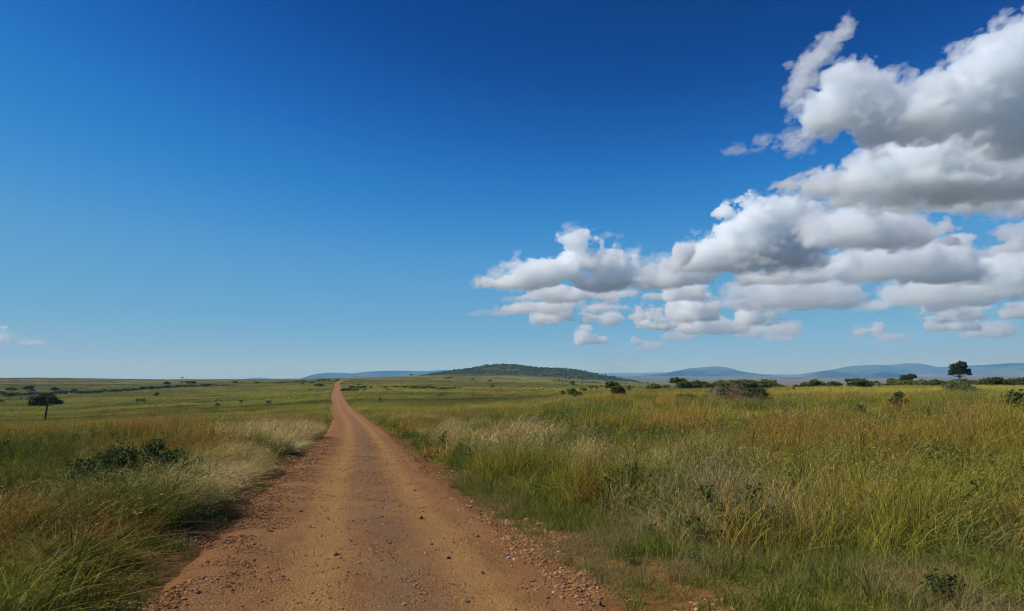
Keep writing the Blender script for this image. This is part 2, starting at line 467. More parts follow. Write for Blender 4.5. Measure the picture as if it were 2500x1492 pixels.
mountain('mountain_ridge', 'faintest flat rise on the horizon behind the lone skyline tree', 27000, [(395, 931), (415, 926), (440, 924.5), (470, 925), (500, 931)], 1200, MM, 3)
mountain('mountain_peak', 'small blue peak just showing past the dark hill', 21000, [(1350, 918), (1370, 907), (1381, 903), (1394, 899.5), (1408, 905), (1435, 912), (1460, 918)], 1200, MM, 4)
mountain('mountain_ridge', 'flat pale blue ridge low along the horizon', 30000, [(1400, 918), (1435, 912), (1480, 910.5), (1560, 910.5), (1620, 909), (1680, 911), (1760, 916)], 1500, MM, 5)
mountain('mountain', 'broad grey blue mountain standing alone on the plain', 17000,
  [(1560, 918), (1600, 913), (1640, 907), (1684, 899), (1720, 896.5), (1750, 894), (1771, 895.5), (1799, 904), (1849, 912.5), (1900, 918)], 1700, MM, 6)
mountain('mountain', 'darker foothill in front of the broad lone mountain', 15000, [(1590, 919), (1625, 912), (1655, 905.5), (1690, 904.5), (1715, 908.5), (1740, 914), (1760, 919)], 700, MD, 7)
mountain('mountain_ridge', 'highest blue mountain range with stepped crest behind the umbrella tree', 19500,
  [(1960, 919), (2000, 908), (2060, 898), (2086, 893), (2145, 890.5), (2184, 891.3), (2219, 886.5), (2258, 887.4), (2290, 897.5), (2317, 896), (2361, 893), (2432, 890.5), (2476, 886.5), (2560, 886), (2700, 893), (2800, 915)], 1800, MM, 8)
mountain('foothill', 'small dark foothill at the range\'s open end', 13500, [(1965, 921), (1985, 914), (2005, 906), (2020, 904.5), (2050, 908), (2085, 913), (2120, 920)], 600, MD, 9)
mountain('foothill', 'low dark foothill in front of the stepped range', 12500, [(2095, 923), (2125, 914), (2160, 908.5), (2180, 909), (2205, 914), (2240, 922)], 600, MD, 10)
mountain('foothill', 'long pale grassy rise below the stepped range', 14500, [(2210, 922), (2270, 913), (2340, 906.5), (2420, 907), (2520, 903), (2640, 910), (2700, 922)], 900, mountain_material('foothill_grass', (0.07, 0.08, 0.04), (0.13, 0.12, 0.065), 0.0014), 11)

# ---------------------------------------------------------------- the air between here and the mountains
hb = 41000.0
hv = np.array([(x, y, z) for z in (-220.0, 420.0) for y in (-hb, hb) for x in (-hb, hb)])
hf = np.array([(0, 2, 3, 1), (4, 5, 7, 6), (0, 1, 5, 4), (2, 6, 7, 3), (0, 4, 6, 2), (1, 3, 7, 5)])
hm = NT('thin_haze')
hvol = hm.n('VolumePrincipled', None, Color=(0.16, 0.45, 0.88, 1.0), Density=7.0e-5)
hvol.inputs['Absorption Color'].default_value = (0.9, 0.95, 1.0, 1.0)
hm.t.links.new(hvol.outputs[0], hm.out.inputs['Volume'])
tag(link('haze', mesh_from('haze', hv, hf, hm.m)), 'thin blue haze over the plain', None, None, 'stuff')

# ---------------------------------------------------------------- scattering of uncountable things
def leafy_material(name, trans=0.30, tip=(1.18, 1.04, 0.95), root=(0.80, 0.98, 0.75), rough=0.6):
    """plant tissue: instance tint x per-blade variation, ripening from foot to tip"""
    m = NT(name)
    tint = m.n('Attribute', {'attribute_name': 'tint', 'attribute_type': 'INSTANCER'}).outputs['Color']
    bl = m.n('SeparateColor', None, Color=m.n('Attribute', {'attribute_name': 'blade'}).outputs['Color'])
    t, rnd, dry = bl.outputs[0], bl.outputs[1], bl.outputs[2]
    c = m.mix(1.0, tint, m.mix(t, root, tip), 'MULTIPLY')
    c = m.mix(dry, c, m.mix(0.45, m.mix(1.0, tint, (1.15, 1.05, 0.9), 'MULTIPLY'), (0.25, 0.205, 0.075)))
    s = m.math('ADD', m.math('MULTIPLY', rnd, 1.3), 0.38)
    c = m.mix(1.0, c, m.n('CombineColor', None, Red=s, Green=s, Blue=s).outputs[0], 'MULTIPLY')
    d = m.n('BsdfDiffuse', None, Color=c, Roughness=0.5)
    tr = m.n('BsdfTranslucent', None, Color=m.mix(1.0, c, (1.0, 1.05, 0.7), 'MULTIPLY'))
    gl = m.n('BsdfGlossy', None, Color=(0.9, 0.9, 0.85, 1), Roughness=rough)
    mx = m.n('MixShader', None, i0=trans, i1=d.outputs[0], i2=tr.outputs[0])
    fr = m.n('MixShader', None, i0=0.015, i1=mx.outputs[0], i2=gl.outputs[0])
    m.surf(fr.outputs[0])
    return m.m

def blades(rg, n, foot, h, hvar, width, lean, curl, seg=4, wind=(0.25, 0.0), dryp=0.3):
    """n ribbon blades; returns verts, quads, attr(t, rnd, dry)"""
    bx = rg.normal(0, foot * 0.5, n); by = rg.normal(0, foot * 0.5, n)
    hh = h * np.clip(rg.normal(1, hvar, n), .35, 1.7)
    az = rg.uniform(0, 2*np.pi, n)
    le = np.abs(rg.normal(lean, lean * 0.6, n)); cu = np.abs(rg.normal(curl, curl * .5, n))
    dx = np.cos(az) * le + wind[0]; dy = np.sin(az) * le + wind[1]
    fa = rg.uniform(0, np.pi, n)
    w = width * rg.uniform(.6, 1.3, n)
    rn = rg.random(n); dr = (rg.random(n) < dryp).astype(float)
    t = np.linspace(0, 1, seg + 1)
    off = t[None] * 0.45 + t[None] ** 2 * (0.55 + cu[:, None])
    nrm = np.sqrt(1 + 0.6 * (dx**2 + dy**2)[:, None] * t[None])
    cx = bx[:, None] + dx[:, None] * off * hh[:, None]; cyy = by[:, None] + dy[:, None] * off * hh[:, None]
    cz = hh[:, None] * (t[None] - 0.5 * cu[:, None] * t[None] ** 3 * np.minimum(1, np.hypot(dx, dy))[:, None]) / nrm
    wt_ = w[:, None] * (1 - t[None] ** 2.2 * 0.9) * 0.5
    L = np.stack([cx - np.cos(fa)[:, None] * wt_, cyy - np.sin(fa)[:, None] * wt_, cz], -1)
    R = np.stack([cx + np.cos(fa)[:, None] * wt_, cyy + np.sin(fa)[:, None] * wt_, cz], -1)
    V = np.stack([L, R], 2).reshape(n, -1, 3)
    k = 2 * (seg + 1)
    q0 = np.array([[2*i, 2*i+1, 2*i+3, 2*i+2] for i in range(seg)])
    Q = (q0[None] + (np.arange(n) * k)[:, None, None]).reshape(-1, 4)
    at = np.stack([np.repeat(np.tile(t, (n, 1)), 2, 1), np.repeat(rn[:, None], k, 1), np.repeat(dr[:, None], k, 1)], -1)
    tipp = np.stack([cx[:, -1], cyy[:, -1], cz[:, -1]], -1); dirn = tipp - np.stack([cx[:, -2], cyy[:, -2], cz[:, -2]], -1)
    return V.reshape(-1, 3), Q, at.reshape(-1, 3), tipp, dirn / np.linalg.norm(dirn, axis=1)[:, None]

def seedheads(rg, tips, dirs, length, width, m):
    """feathery ears: m small leaflets along the top of each stem"""
    n = len(tips)
    t = rg.random((n, m)); c = tips[:, None] - dirs[:, None] * (t * length)[..., None]
    d = dirs[:, None] + rg.normal(0, .35, (n, m, 3)); d /= np.linalg.norm(d, axis=-1)[..., None]
    sd = np.cross(d, rg.normal(0, 1, (n, m, 3))); sd /= np.linalg.norm(sd, axis=-1)[..., None] + 1e-6
    ln = length * 0.28 * rg.uniform(.6, 1.3, (n, m))[..., None]; wd = width * rg.uniform(.6, 1.3, (n, m))[..., None]
    V = np.stack([c - sd * wd * .3, c + d * ln * .5 - sd * wd, c + d * ln, c + d * ln * .5 + sd * wd], 2).reshape(-1, 3)
    Q = np.arange(n * m * 4).reshape(-1, 4)
    at = np.stack([np.ones(n*m*4), np.repeat(rg.random(n*m), 4), np.ones(n*m*4)], -1)
    return V, Q, at

def proto(col, name, parts, mat):
    V, Q, A, k = [], [], [], 0
    for v, q, a in parts:
        V.append(v); Q.append(q + k); A.append(a); k += len(v)
    me = mesh_from(name, np.concatenate(V), np.concatenate(Q), mat)
    add_attr(me, 'blade', 'FLOAT_COLOR', 'POINT', np.concatenate(A))
    o = bpy.data.objects.new(name, me); col.objects.link(o)
    return o

def scatter(name, label, category, col, P, rot, scl, idx, tint):
    me = bpy.data.meshes.new(name)
    me.vertices.add(len(P)); me.vertices.foreach_set('co', np.ascontiguousarray(P, np.float32).ravel()); me.update()
    add_attr(me, 'turn', 'FLOAT_VECTOR', 'POINT', rot); add_attr(me, 'size', 'FLOAT_VECTOR', 'POINT', scl)
    add_attr(me, 'pick', 'INT', 'POINT', idx); add_attr(me, 'tint', 'FLOAT_COLOR', 'POINT', tint)
    ng = bpy.data.node_groups.new(name, 'GeometryNodeTree')
    ng.interface.new_socket('Geometry', in_out='INPUT', socket_type='NodeSocketGeometry')
    ng.interface.new_socket('Geometry', in_out='OUTPUT', socket_type='NodeSocketGeometry')
    N = ng.nodes.new; Lk = ng.links.new
    gi, go = N('NodeGroupInput'), N('NodeGroupOutput')
    ci = N('GeometryNodeCollectionInfo'); ci.inputs['Collection'].default_value = col
    ci.inputs['Separate Children'].default_value = True; ci.inputs['Reset Children'].default_value = True
    iop = N('GeometryNodeInstanceOnPoints'); iop.inputs['Pick Instance'].default_value = True
    def attr(nm, dt):
        a = N('GeometryNodeInputNamedAttribute'); a.data_type = dt; a.inputs['Name'].default_value = nm
        return a.outputs['Attribute']
    Lk(gi.outputs[0], iop.inputs['Points']); Lk(ci.outputs[0], iop.inputs['Instance'])
    Lk(attr('pick', 'INT'), iop.inputs['Instance Index'])
    e2r = N('FunctionNodeEulerToRotation'); Lk(attr('turn', 'FLOAT_VECTOR'), e2r.inputs[0]); Lk(e2r.outputs[0], iop.inputs['Rotation'])
    Lk(attr('size', 'FLOAT_VECTOR'), iop.inputs['Scale'])
    Lk(iop.outputs[0], go.inputs[0])
    o = link(name, me)
    md = o.modifiers.new('scatter', 'NODES'); md.node_group = ng
    tag(o, label, category, None, 'stuff')
    return o

RG = np.random.default_rng(3)
BUSH = ground_hit(305, 1215)
def field_points(y0, y1, density, margin=0.06):
    """random points on the ground in view between two depths, `density` per square metre"""
    ul, ur = -0.75 - margin, 0.75 + margin
    area = (ur - ul) * (y1**2 - y0**2) / 2
    n = int(area * density)
    y = np.sqrt(RG.uniform(y0**2, y1**2, n)); x = RG.uniform(ul, ur, n) * y
    return x, y

GRASS = leafy_material('grass_blades', 0.18)
cN = bpy.data.collections.new('near_grass_kit')
for k in range(5):                                     # tall ripe grass with ears
    v, q, a, tp, dr = blades(RG, 42, .26, .60, .38, .0100, .40, .45, 5, (.10, -.02), .25)
    v2, q2, a2, tp2, dr2 = blades(RG, 8, .24, 1.0, .25, .0056, .22, .4, 5, (.16, -.02), .4)
    proto(cN, f'tuft_a{k}', [(v, q, a), (v2, q2, a2), seedheads(RG, tp2[:5], dr2[:5], .20, .0045, 7)], GRASS)
for k in range(4):                                     # leafy green grass
    v, q, a, tp, dr = blades(RG, 38, .24, .72, .36, .0170, .46, .6, 5, (.06, -.02), .10)
    proto(cN, f'tuft_b{k}', [(v, q, a)], GRASS)
for k in range(4):                                     # fine pale feathery grass blown over
    v, q, a, tp, dr = blades(RG, 95, .26, .66, .22, .0042, .22, .6, 5, (.38, -.05), .35)
    proto(cN, f'tuft_c{k}', [(v, q, a), seedheads(RG, tp[:30], dr[:30], .22, .0032, 7)], GRASS)
cS = bpy.data.collections.new('short_grass_kit')
for k in range(4):
    v, q, a, tp, dr = blades(RG, 46, .20, .085, .45, .0055, .55, .4, 3, (.1, 0), .35)
    proto(cS, f'turf_a{k}', [(v, q, a)], GRASS)
for k in range(3):
    v, q, a, tp, dr = blades(RG, 34, .13, .24, .30, .0065, .50, .5, 4, (.1, 0), .18)
    proto(cS, f'turf_b{k}', [(v, q, a)], GRASS)
for k in range(2):                                     # dead wiry tuft
    v, q, a, tp, dr = blades(RG, 40, .14, .30, .30, .0035, .75, .3, 4, (.1, 0), .9)
    proto(cS, f'turf_c{k}', [(v, q, a)], GRASS)
cM = bpy.data.collections.new('mid_grass_kit')
for k in range(4):
    v, q, a, tp, dr = blades(RG, 46, .52, .60, .38, .022, .34, .4, 4, (.12, -.02), .25)
    v2, q2, a2, tp2, dr2 = blades(RG, 10, .48, .98, .25, .012, .18, .45, 4, (.20, -.02), .4)
    proto(cM, f'tuft_a{k}', [(v, q, a), (v2, q2, a2), seedheads(RG, tp2[:6], dr2[:6], .20, .011, 4)], GRASS)
for k in range(3):
    v, q, a, tp, dr = blades(RG, 46, .55, .66, .28, .022, .34, .5, 3, (.12, -.02), .10)
    proto(cM, f'tuft_b{k}', [(v, q, a)], GRASS)
for k in range(3):
    v, q, a, tp, dr = blades(RG, 100, .5, .68, .22, .011, .22, .6, 4, (.40, -.05), .35)
    proto(cM, f'tuft_c{k}', [(v, q, a), seedheads(RG, tp[:30], dr[:30], .24, .007, 5)], GRASS)
cF = bpy.data.collections.new('far_grass_kit')
for k in range(4):
    v, q, a, tp, dr = blades(RG, 95, 1.5, .55, .30, .036, .35, .3, 2, (.12, 0), .3)
    a[:, 1] = .32 + .36 * a[:, 1]; a[:, 2] *= .5
    proto(cF, f'sward_a{k}', [(v, q, a)], GRASS)
cX = bpy.data.collections.new('farthest_grass_kit')
for k in range(4):
    v, q, a, tp, dr = blades(RG, 60, 6.0, .60, .35, .20, .25, .3, 2, (.16, 0), .3)
    a[:, 1] = .32 + .36 * a[:, 1]; a[:, 2] *= .5
    proto(cX, f'sward_b{k}', [(v, q, a)], GRASS)

def pale_amount(x, y):
    """feathery pale grass grows in drifts along both shoulders of the road"""
    o = road_off(x, y)
    n = fbm(x / 4.0, y / 5.5, 3, 51)
    lf = sstep(-10.5, -6.5, o) * (o < -3.6) * sstep(9, 16, y) * (1 - sstep(95, 150, y))
    rt = (o > 4.0) * (1 - sstep(6.5, 11, o)) * sstep(14, 24, y) * (1 - sstep(95, 150, y))
    return np.clip(lf * sstep(.44, .56, n) * 1.2 + rt * sstep(.45, .58, n) * 1.1, 0, 1)

def lush_amount(x, y):
    """coarse green grass in damp hollows: one by the dark bush, the big one on the right of the road"""
    n = fbm(x / 5.5, y / 5.5, 3, 53)
    a = np.exp(-(((x - 9.5) / 6.5) ** 2 + ((y - 16) / 5.0) ** 2)) + 0.8 * np.exp(-(((x - 19) / 9) ** 2 + ((y - 24) / 7.0) ** 2))
    b = 0.3 * np.exp(-(((x + 12) / 5.0) ** 2 + ((y - 19) / 6) ** 2)) + 0.25 * np.exp(-(((x + 7) / 4.0) ** 2 + ((y - 10) / 4.0) ** 2))
    return np.clip((a + b) * (0.45 + 1.1 * (n - .25)) + sstep(.66, .74, n) * 0.6, 0, 1)

def tall_zone(x, y):
    """0 on the road and its mown-down verges, 1 in the tall grass"""
    o = road_off(x, y)
    wob = (fbm(x / 1.7, y / 1.7, 3, 55) - .5) * 2.2
    r = sstep(0.0, 0.9, o - (2.9 + wob * .6 + 1.2 * (1 - sstep(8, 22, y))))
    r = r * sstep(0, 1.4, (y - 9.6) + wob * 0.8 + np.clip(o - 3.5, 0, 3) * 0.25)
    l = sstep(0.0, 0.6, -o - (3.4 + 0.3 * sstep(8, 20, y) + wob * .35))
    return np.where(o > 0, r, l)

def place(x, y, col, kinds, nk, size, sizev, name, label, hscale=None, greenmix=True):
    z = terrain_z(x, y)
    n = len(x)
    pale, lush = pale_amount(x, y), lush_amount(x, y)
    u = RG.random(n)
    kind = np.zeros(n, int)
    if nk == 3:
        kind = np.where(u < pale * 0.85, 2, np.where(u < pale * .85 + lush * 0.8 + 0.10, 1, 0))
    cnt = [k[1] for k in kinds]; st = [k[0] for k in kinds]
    idx = np.array(st)[kind] + (RG.random(n) * np.array(cnt)[kind]).astype(int)
    tint = sward(x, y)
    if nk == 3:
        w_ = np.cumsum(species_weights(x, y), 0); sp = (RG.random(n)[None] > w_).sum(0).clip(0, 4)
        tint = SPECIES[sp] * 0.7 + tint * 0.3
    tint = np.where((kind == 1)[:, None], GREEN * RG.uniform(.55, 1.2, (n, 1)) * 0.75 + tint * 0.25, tint)
    tint = np.where((kind == 2)[:, None], STRAW * RG.uniform(.75, 1.2, (n, 1)) * 0.85 + tint * 0.15, tint)
    tint = tint * 1.5 * RG.uniform(.82, 1.18, (n, 1)) * np.stack([RG.uniform(.93, 1.07, n), np.ones(n), np.ones(n)], 1)
    # clumps lean with the breeze, so turn them only a little; their own blades are random
    rot = np.stack([RG.normal(0, .10, n), RG.normal(0, .10, n), RG.normal(0, 1.0, n)], 1)
    s = size * RG.uniform(1 - sizev, 1 + sizev, n)
    hn = 0.22 + 0.85 * sstep(.32, .74, fbm(x / 2.0, y / 2.0, 3, 57)) + 1.25 * (fbm(x / 5.5, y / 5.5, 2, 58) - .47)
    hn = np.clip(hn, .22, 1.05) * RG.uniform(.7, 1.25, n)
    hn = hn * (1 - .66 * np.exp(-(((x - BUSH[0]) / 2.6) ** 2 + ((y - BUSH[1] + 1.6) / 2.2) ** 2)))
    if hscale is not None: hn = hn * hscale
    big = 1 + .35 * (kind == 2)
    scl = np.stack([s * big, s * big, s * hn * big], 1)
    return scatter(name, label, 'grass', col, np.stack([x, y, z - 0.015], 1), rot, scl, idx, tint)

K3n = [(0, 5), (5, 4), (9, 4)]; K3m = [(0, 4), (4, 3), (7, 3)]
x, y = field_points(5.2, 27, 34); k = RG.random(len(x)) < tall_zone(x, y) * (.4 + .6 * sstep(.32, .5, fbm(x / 2.0, y / 2.0, 3, 57))); x, y = x[k], y[k]
place(x, y, cN, K3n, 3, 1.0, .25, 'tall_grass', 'tall ripe grass crowding both sides of the dirt road', 0.75 + 0.25 * sstep(7, 16, y))
x, y = field_points(27, 85, 8.5); k = RG.random(len(x)) < tall_zone(x, y); x, y = x[k], y[k]
place(x, y, cM, K3m, 3, 1.0, .25, 'ripe_grass', 'golden ripe grass on the slopes beyond the roadside')
x, y = field_points(85, 260, 0.95); k = RG.random(len(x)) < tall_zone(x, y); x, y = x[k], y[k]
place(x, y, cF, [(0, 4)], 1, 1.0, .3, 'meadow_grass', 'green and gold meadow grass in the dip of the land')
x, y = field_points(260, 1100, 0.05); k = np.abs(road_off(x, y)) > 9; x, y = x[k], y[k]
place(x, y, cX, [(0, 4)], 1, 1.0, .35, 'pasture_grass', 'far pasture grass on the rising slope', 0.5)

cL = bpy.data.collections.new('long_stem_kit')
for k in range(6):
    v, q, a, tp, dr = blades(RG, 5, .10, 1.25, .14, .0048, .16, .8, 7, (.30, -.04), .35)
    proto(cL, f'stem_{k}', [(v, q, a), seedheads(RG, tp[:3], dr[:3], .20, .006, 12)], GRASS)
x, y = field_points(5.5, 34, 2.4); k = RG.random(len(x)) < tall_zone(x, y) * sstep(.42, .62, fbm(x / 2.2, y / 2.2, 3, 66)) * (1 - .9 * np.exp(-(((x - BUSH[0]) / 2.6) ** 2 + ((y - BUSH[1] + 1.6) / 2.2) ** 2))); x, y = x[k], y[k]; n = len(x)
s = RG.uniform(.65, 1.1, n)
scatter('long_grass_stems', 'long arching grass stems rising over the roadside sward', 'grass', cL, np.stack([x, y, terrain_z(x, y)], 1), np.stack([RG.normal(0, .1, n), RG.normal(0, .1, n), RG.normal(0, .5, n)], 1),
        np.stack([s, s, s], 1), RG.integers(0, 6, n), (np.array([.22, .21, .045]) * RG.uniform(.7, 1.25, (n, 1))))

# short turf on the verge and between the gravel
x, y = field_points(5.0, 22, 95); o = road_off(x, y); bm = bare_mask(x, y); tz = tall_zone(x, y)
patch = fbm(x / .75, y / .75, 3, 61); big = fbm(x / 2.6, y / 2.6, 3, 62)
want = np.where(o > 0, np.where(bm > .5, sstep(.28, .46, patch) * .97 * sstep(2.15, 2.6, o), 0.7 + 0.3 * sstep(.35, .55, big)),
                sstep(.56, .66, patch) * 0.8 * sstep(2.15, 2.7, -o))
k = (RG.random(len(x)) < want) & (tz < .7) & (np.abs(o + .4) > 2.45)
x, y, o, bm = x[k], y[k], o[k], bm[k]; n = len(x)
u = RG.random(n)
dry = fbm(x / 1.1 + 8, y / 1.1, 3, 63)
kind = np.where(u < .70, 0, np.where(u < .90, 1, 2)); kind = np.where((kind == 1) & (dry > .55), 2, kind)
idx = np.array([0, 4, 7])[kind] + (RG.random(n) * np.array([4, 3, 2])[kind]).astype(int)
g = sstep(.42, .6, dry)[:, None]
tint = ((GREEN * .9 + OLIVE * .35) * (1 - g) + (TAN * .6 + OLIVE * .3) * g) * RG.uniform(.75, 1.25, (n, 1))
onroad = np.abs(o + 0.4) < 2.95
z = np.where(onroad, np.maximum(road_z(o, y)[1], terrain_z(x, y)), terrain_z(x, y))
s = RG.uniform(.6, 1.25, n) * (1 - .35 * bm)
scatter('short_grass', 'short verge turf and scattered green tufts among the gravel', 'grass', cS, np.stack([x, y, z - .006], 1),
        np.stack([RG.normal(0, .08, n), RG.normal(0, .08, n), RG.uniform(0, 6.28, n)], 1), np.stack([s, s, s * RG.uniform(.7, 1.3, n)], 1), idx, tint)

# loose gravel
def stone_mesh(name, rg, flat, mat, sub=2, jag=.22):
    bm_ = __import__('bmesh').new()
    __import__('bmesh').ops.create_icosphere(bm_, subdivisions=sub, radius=1.0)
    me = bpy.data.meshes.new(name); bm_.to_mesh(me); bm_.free()
    co = np.empty(len(me.vertices) * 3, np.float32); me.vertices.foreach_get('co', co); co = co.reshape(-1, 3)
    nrm = rg.normal(0, 1, (9, 3)); nrm /= np.linalg.norm(nrm, axis=1)[:, None]
    for q in nrm:                                     # cleave flat facets
        d = co @ q; lim = rg.uniform(.55, .85)
        co -= np.maximum(d - lim, 0)[:, None] * q[None]
    co += rg.normal(0, jag * .12, co.shape)
    co *= np.array([1.0, rg.uniform(.65, .95), flat])
    me.vertices.foreach_set('co', co.astype(np.float32).ravel()); me.update()
    me.materials.append(mat)
    return me
def stone_material():
    m = NT('gravel_stone')
    tint = m.n('Attribute', {'attribute_name': 'tint', 'attribute_type': 'INSTANCER'}).outputs['Color']
    pos = m.n('TexCoord').outputs['Object']
    s = m.math('ADD', m.math('MULTIPLY', m.noise(2.5, 4, pos), .8), .6)
    c = m.mix(1.0, tint, m.n('CombineColor', None, Red=s, Green=s, Blue=s).outputs[0], 'MULTIPLY')
    m.surf(m.n('BsdfDiffuse', None, Color=c, Roughness=.8).outputs[0])
    return m.m
GM = stone_material()
cG = bpy.data.collections.new('gravel_kit')
for k in range(6):
    o_ = bpy.data.objects.new(f'pebble_{k}', stone_mesh(f'pebble_{k}', RG, RG.uniform(.45, .75), GM, 1)); cG.objects.link(o_)
def gravel(y0, y1, dens, smin, smax):
    n = int((y1 - y0) * 9 * dens)
    yy = RG.uniform(y0, y1, n); oo = RG.uniform(-3.6, 5.4, n)
    xx = road_x(yy) + oo * np.sqrt(1 + road_dx(yy) ** 2)
    p = 0.10 + 0.30 * np.exp(-((oo - .15) / .35) ** 2) * sstep(.42, .6, fbm(xx / .5, yy / 1.5, 3, 71)) * 2
    p = p + 0.62 * np.exp(-((oo - 2.1) / .34) ** 2) + 0.9 * sstep(-1.5, -2.3, -(-oo) * 1.0) * 0
    p = p + 0.85 * sstep(1.35, 2.3, -oo) + 0.30 * sstep(2.5, 3, oo) * bare_mask(xx, yy)
    p = p * 2.2 * sstep(.30, .68, fbm(xx / .8, yy / .8, 3, 72))
    k = RG.random(n) < p; xx, yy, oo = xx[k], yy[k], oo[k]; n = len(xx)
    z = np.where(np.abs(oo + .4) < 2.95, np.maximum(road_z(oo, yy)[1], terrain_z(xx, yy)), terrain_z(xx, yy))
    s = smin * (smax / smin) ** (RG.random(n) ** 2.2) * (1 + .45 * sstep(1.5, 2.3, np.abs(oo + .2)))
    pal = np.array([(.32, .155, .062), (.38, .205, .090), (.28, .145, .068), (.44, .28, .145), (.22, .135, .08), (.58, .47, .34)])
    pk = RG.choice(6, n, p=[.34, .27, .18, .12, .08, .01])
    return np.stack([xx, yy, z + s * .06], 1), s, pal[pk] * RG.uniform(.75, 1.25, (n, 1))
gp = [gravel(5.5, 13, 1000, .0055, .034), gravel(13, 24, 380, .010, .038), gravel(24, 50, 100, .020, .05)]
P = np.concatenate([g_[0] for g_ in gp]); s = np.concatenate([g_[1] for g_ in gp]); tn = np.concatenate([g_[2] for g_ in gp]); n = len(P)
scatter('gravel', 'loose reddish gravel strewn over the road and its shoulders', 'gravel', cG, P,
        np.stack([RG.normal(0, .35, n), RG.normal(0, .35, n), RG.uniform(0, 6.28, n)], 1), np.repeat(s[:, None], 3, 1), RG.integers(0, 6, n), tn)

# ---------------------------------------------------------------- woody plants
def leaf_material(name, col, var=0.5, trans=0.22, hue=(1.25, 1.1, 0.7)):
    m = NT(name)
    bl = m.n('SeparateColor', None, Color=m.n('Attribute', {'attribute_name': 'blade'}).outputs['Color'])
    ob = m.n('ObjectInfo').outputs['Random']
    s = m.math('ADD', m.math('MULTIPLY', bl.outputs[1], var * 2), 1 - var)
    s = m.math('MULTIPLY', s, m.math('ADD', m.math('MULTIPLY', ob, .4), .8))
    c = m.mix(bl.outputs[2], col, tuple(a * b for a, b in zip(col, hue)))
    c = m.mix(1.0, c, m.n('CombineColor', None, Red=s, Green=s, Blue=s).outputs[0], 'MULTIPLY')
    d = m.n('BsdfDiffuse', None, Color=c, Roughness=.5); t = m.n('BsdfTranslucent', None, Color=c)
    g = m.n('BsdfGlossy', None, Color=(.9, .95, 1, 1), Roughness=.45)
    a = m.n('MixShader', None, i0=trans, i1=d.outputs[0], i2=t.outputs[0])
    m.surf(m.n('MixShader', None, i0=.012, i1=a.outputs[0], i2=g.outputs[0]).outputs[0])
    return m.m
def plain_material(name, a, b, sc, bump=0.0):
    m = NT(name); pos = m.n('TexCoord').outputs['Object']
    n = m.noise(sc, 6, pos)
    c = m.mix(m.ramp(n, .35, .65), a, b)
    kw = {}
    bs = m.n('BsdfDiffuse', None, Color=c, Roughness=.9)
    if bump: m.t.links.new(m.n('Bump', None, Strength=.8, Distance=bump, Height=n).outputs[0], bs.inputs['Normal'])
    m.surf(bs.outputs[0]); return m.m
LEAF_DARK = leaf_material('acacia_leaf', (0.072, 0.094, 0.024))
LEAF_BUSH = leaf_material('bush_leaf', (0.095, 0.120, 0.026))
LEAF_LIGHT = leaf_material('light_leaf', (0.135, 0.155, 0.034))
LEAF_HERB = leaf_material('herb_leaf', (0.090, 0.135, 0.030), .45, .3)
LEAF_GREY = leaf_material('grey_leaf', (0.110, 0.125, 0.050))
BARK = plain_material('bark', (0.060, 0.045, 0.035), (0.150, 0.120, 0.095), 6.0)
BARK_PALE = plain_material('pale_bark', (0.16, 0.13, 0.10), (0.30, 0.26, 0.21), 6.0)

def foliage(rg, lobes, n, size, mat, name, shell=.38, flatten=0.0):
    """n leaf sprays spread through ellipsoid lobes (x, y, z, rx, ry, rz)"""
    L = np.array(lobes, float)
    w = (L[:, 3] * L[:, 4] * L[:, 5]) ** (2/3); w /= w.sum()
    k = rg.choice(len(L), n, p=w)
    d = rg.normal(0, 1, (n, 3)); d /= np.linalg.norm(d, axis=1)[:, None]
    d[:, 2] = np.where(d[:, 2] < -.45, -d[:, 2], d[:, 2])
    rad = rg.random(n) ** shell
    # lumpy outline: pull some directions in
    lump = 0.80 + 0.28 * np.sin(d[:, 0] * 5 + k * 1.7) * np.sin(d[:, 1] * 5.3 + k) + 0.12 * np.sin(d[:, 2] * 9 + k * 2.1)
    p = L[k, :3] + d * L[k, 3:] * (rad * lump)[:, None]
    nr = d * .7 + rg.normal(0, .6, (n, 3)); nr[:, 2] += .35 + flatten; nr /= np.linalg.norm(nr, axis=1)[:, None]
    a = np.cross(nr, rg.normal(0, 1, (n, 3))); a /= np.linalg.norm(a, axis=1)[:, None] + 1e-6
    b = np.cross(nr, a)
    s = (size * rg.uniform(.5, 1.35, n))[:, None]
    V = np.stack([p - a * s, p - b * s * .55 + nr * s * .15, p + a * s, p + b * s * .55 - nr * s * .2], 1).reshape(-1, 3)
    V[:, 2] = np.maximum(V[:, 2], 0.01)
    me = mesh_from(name, V, np.arange(n * 4).reshape(-1, 4), mat)
    tone = np.clip(rg.normal(.5, .22, n) + (rg.random(len(L))[k] - .5) * .5, 0, 1)
    add_attr(me, 'blade', 'FLOAT_COLOR', 'POINT', np.repeat(np.stack([np.full(n, .5), tone, (rg.random(n) < .25) * 1.0], 1), 4, 0))
    return me

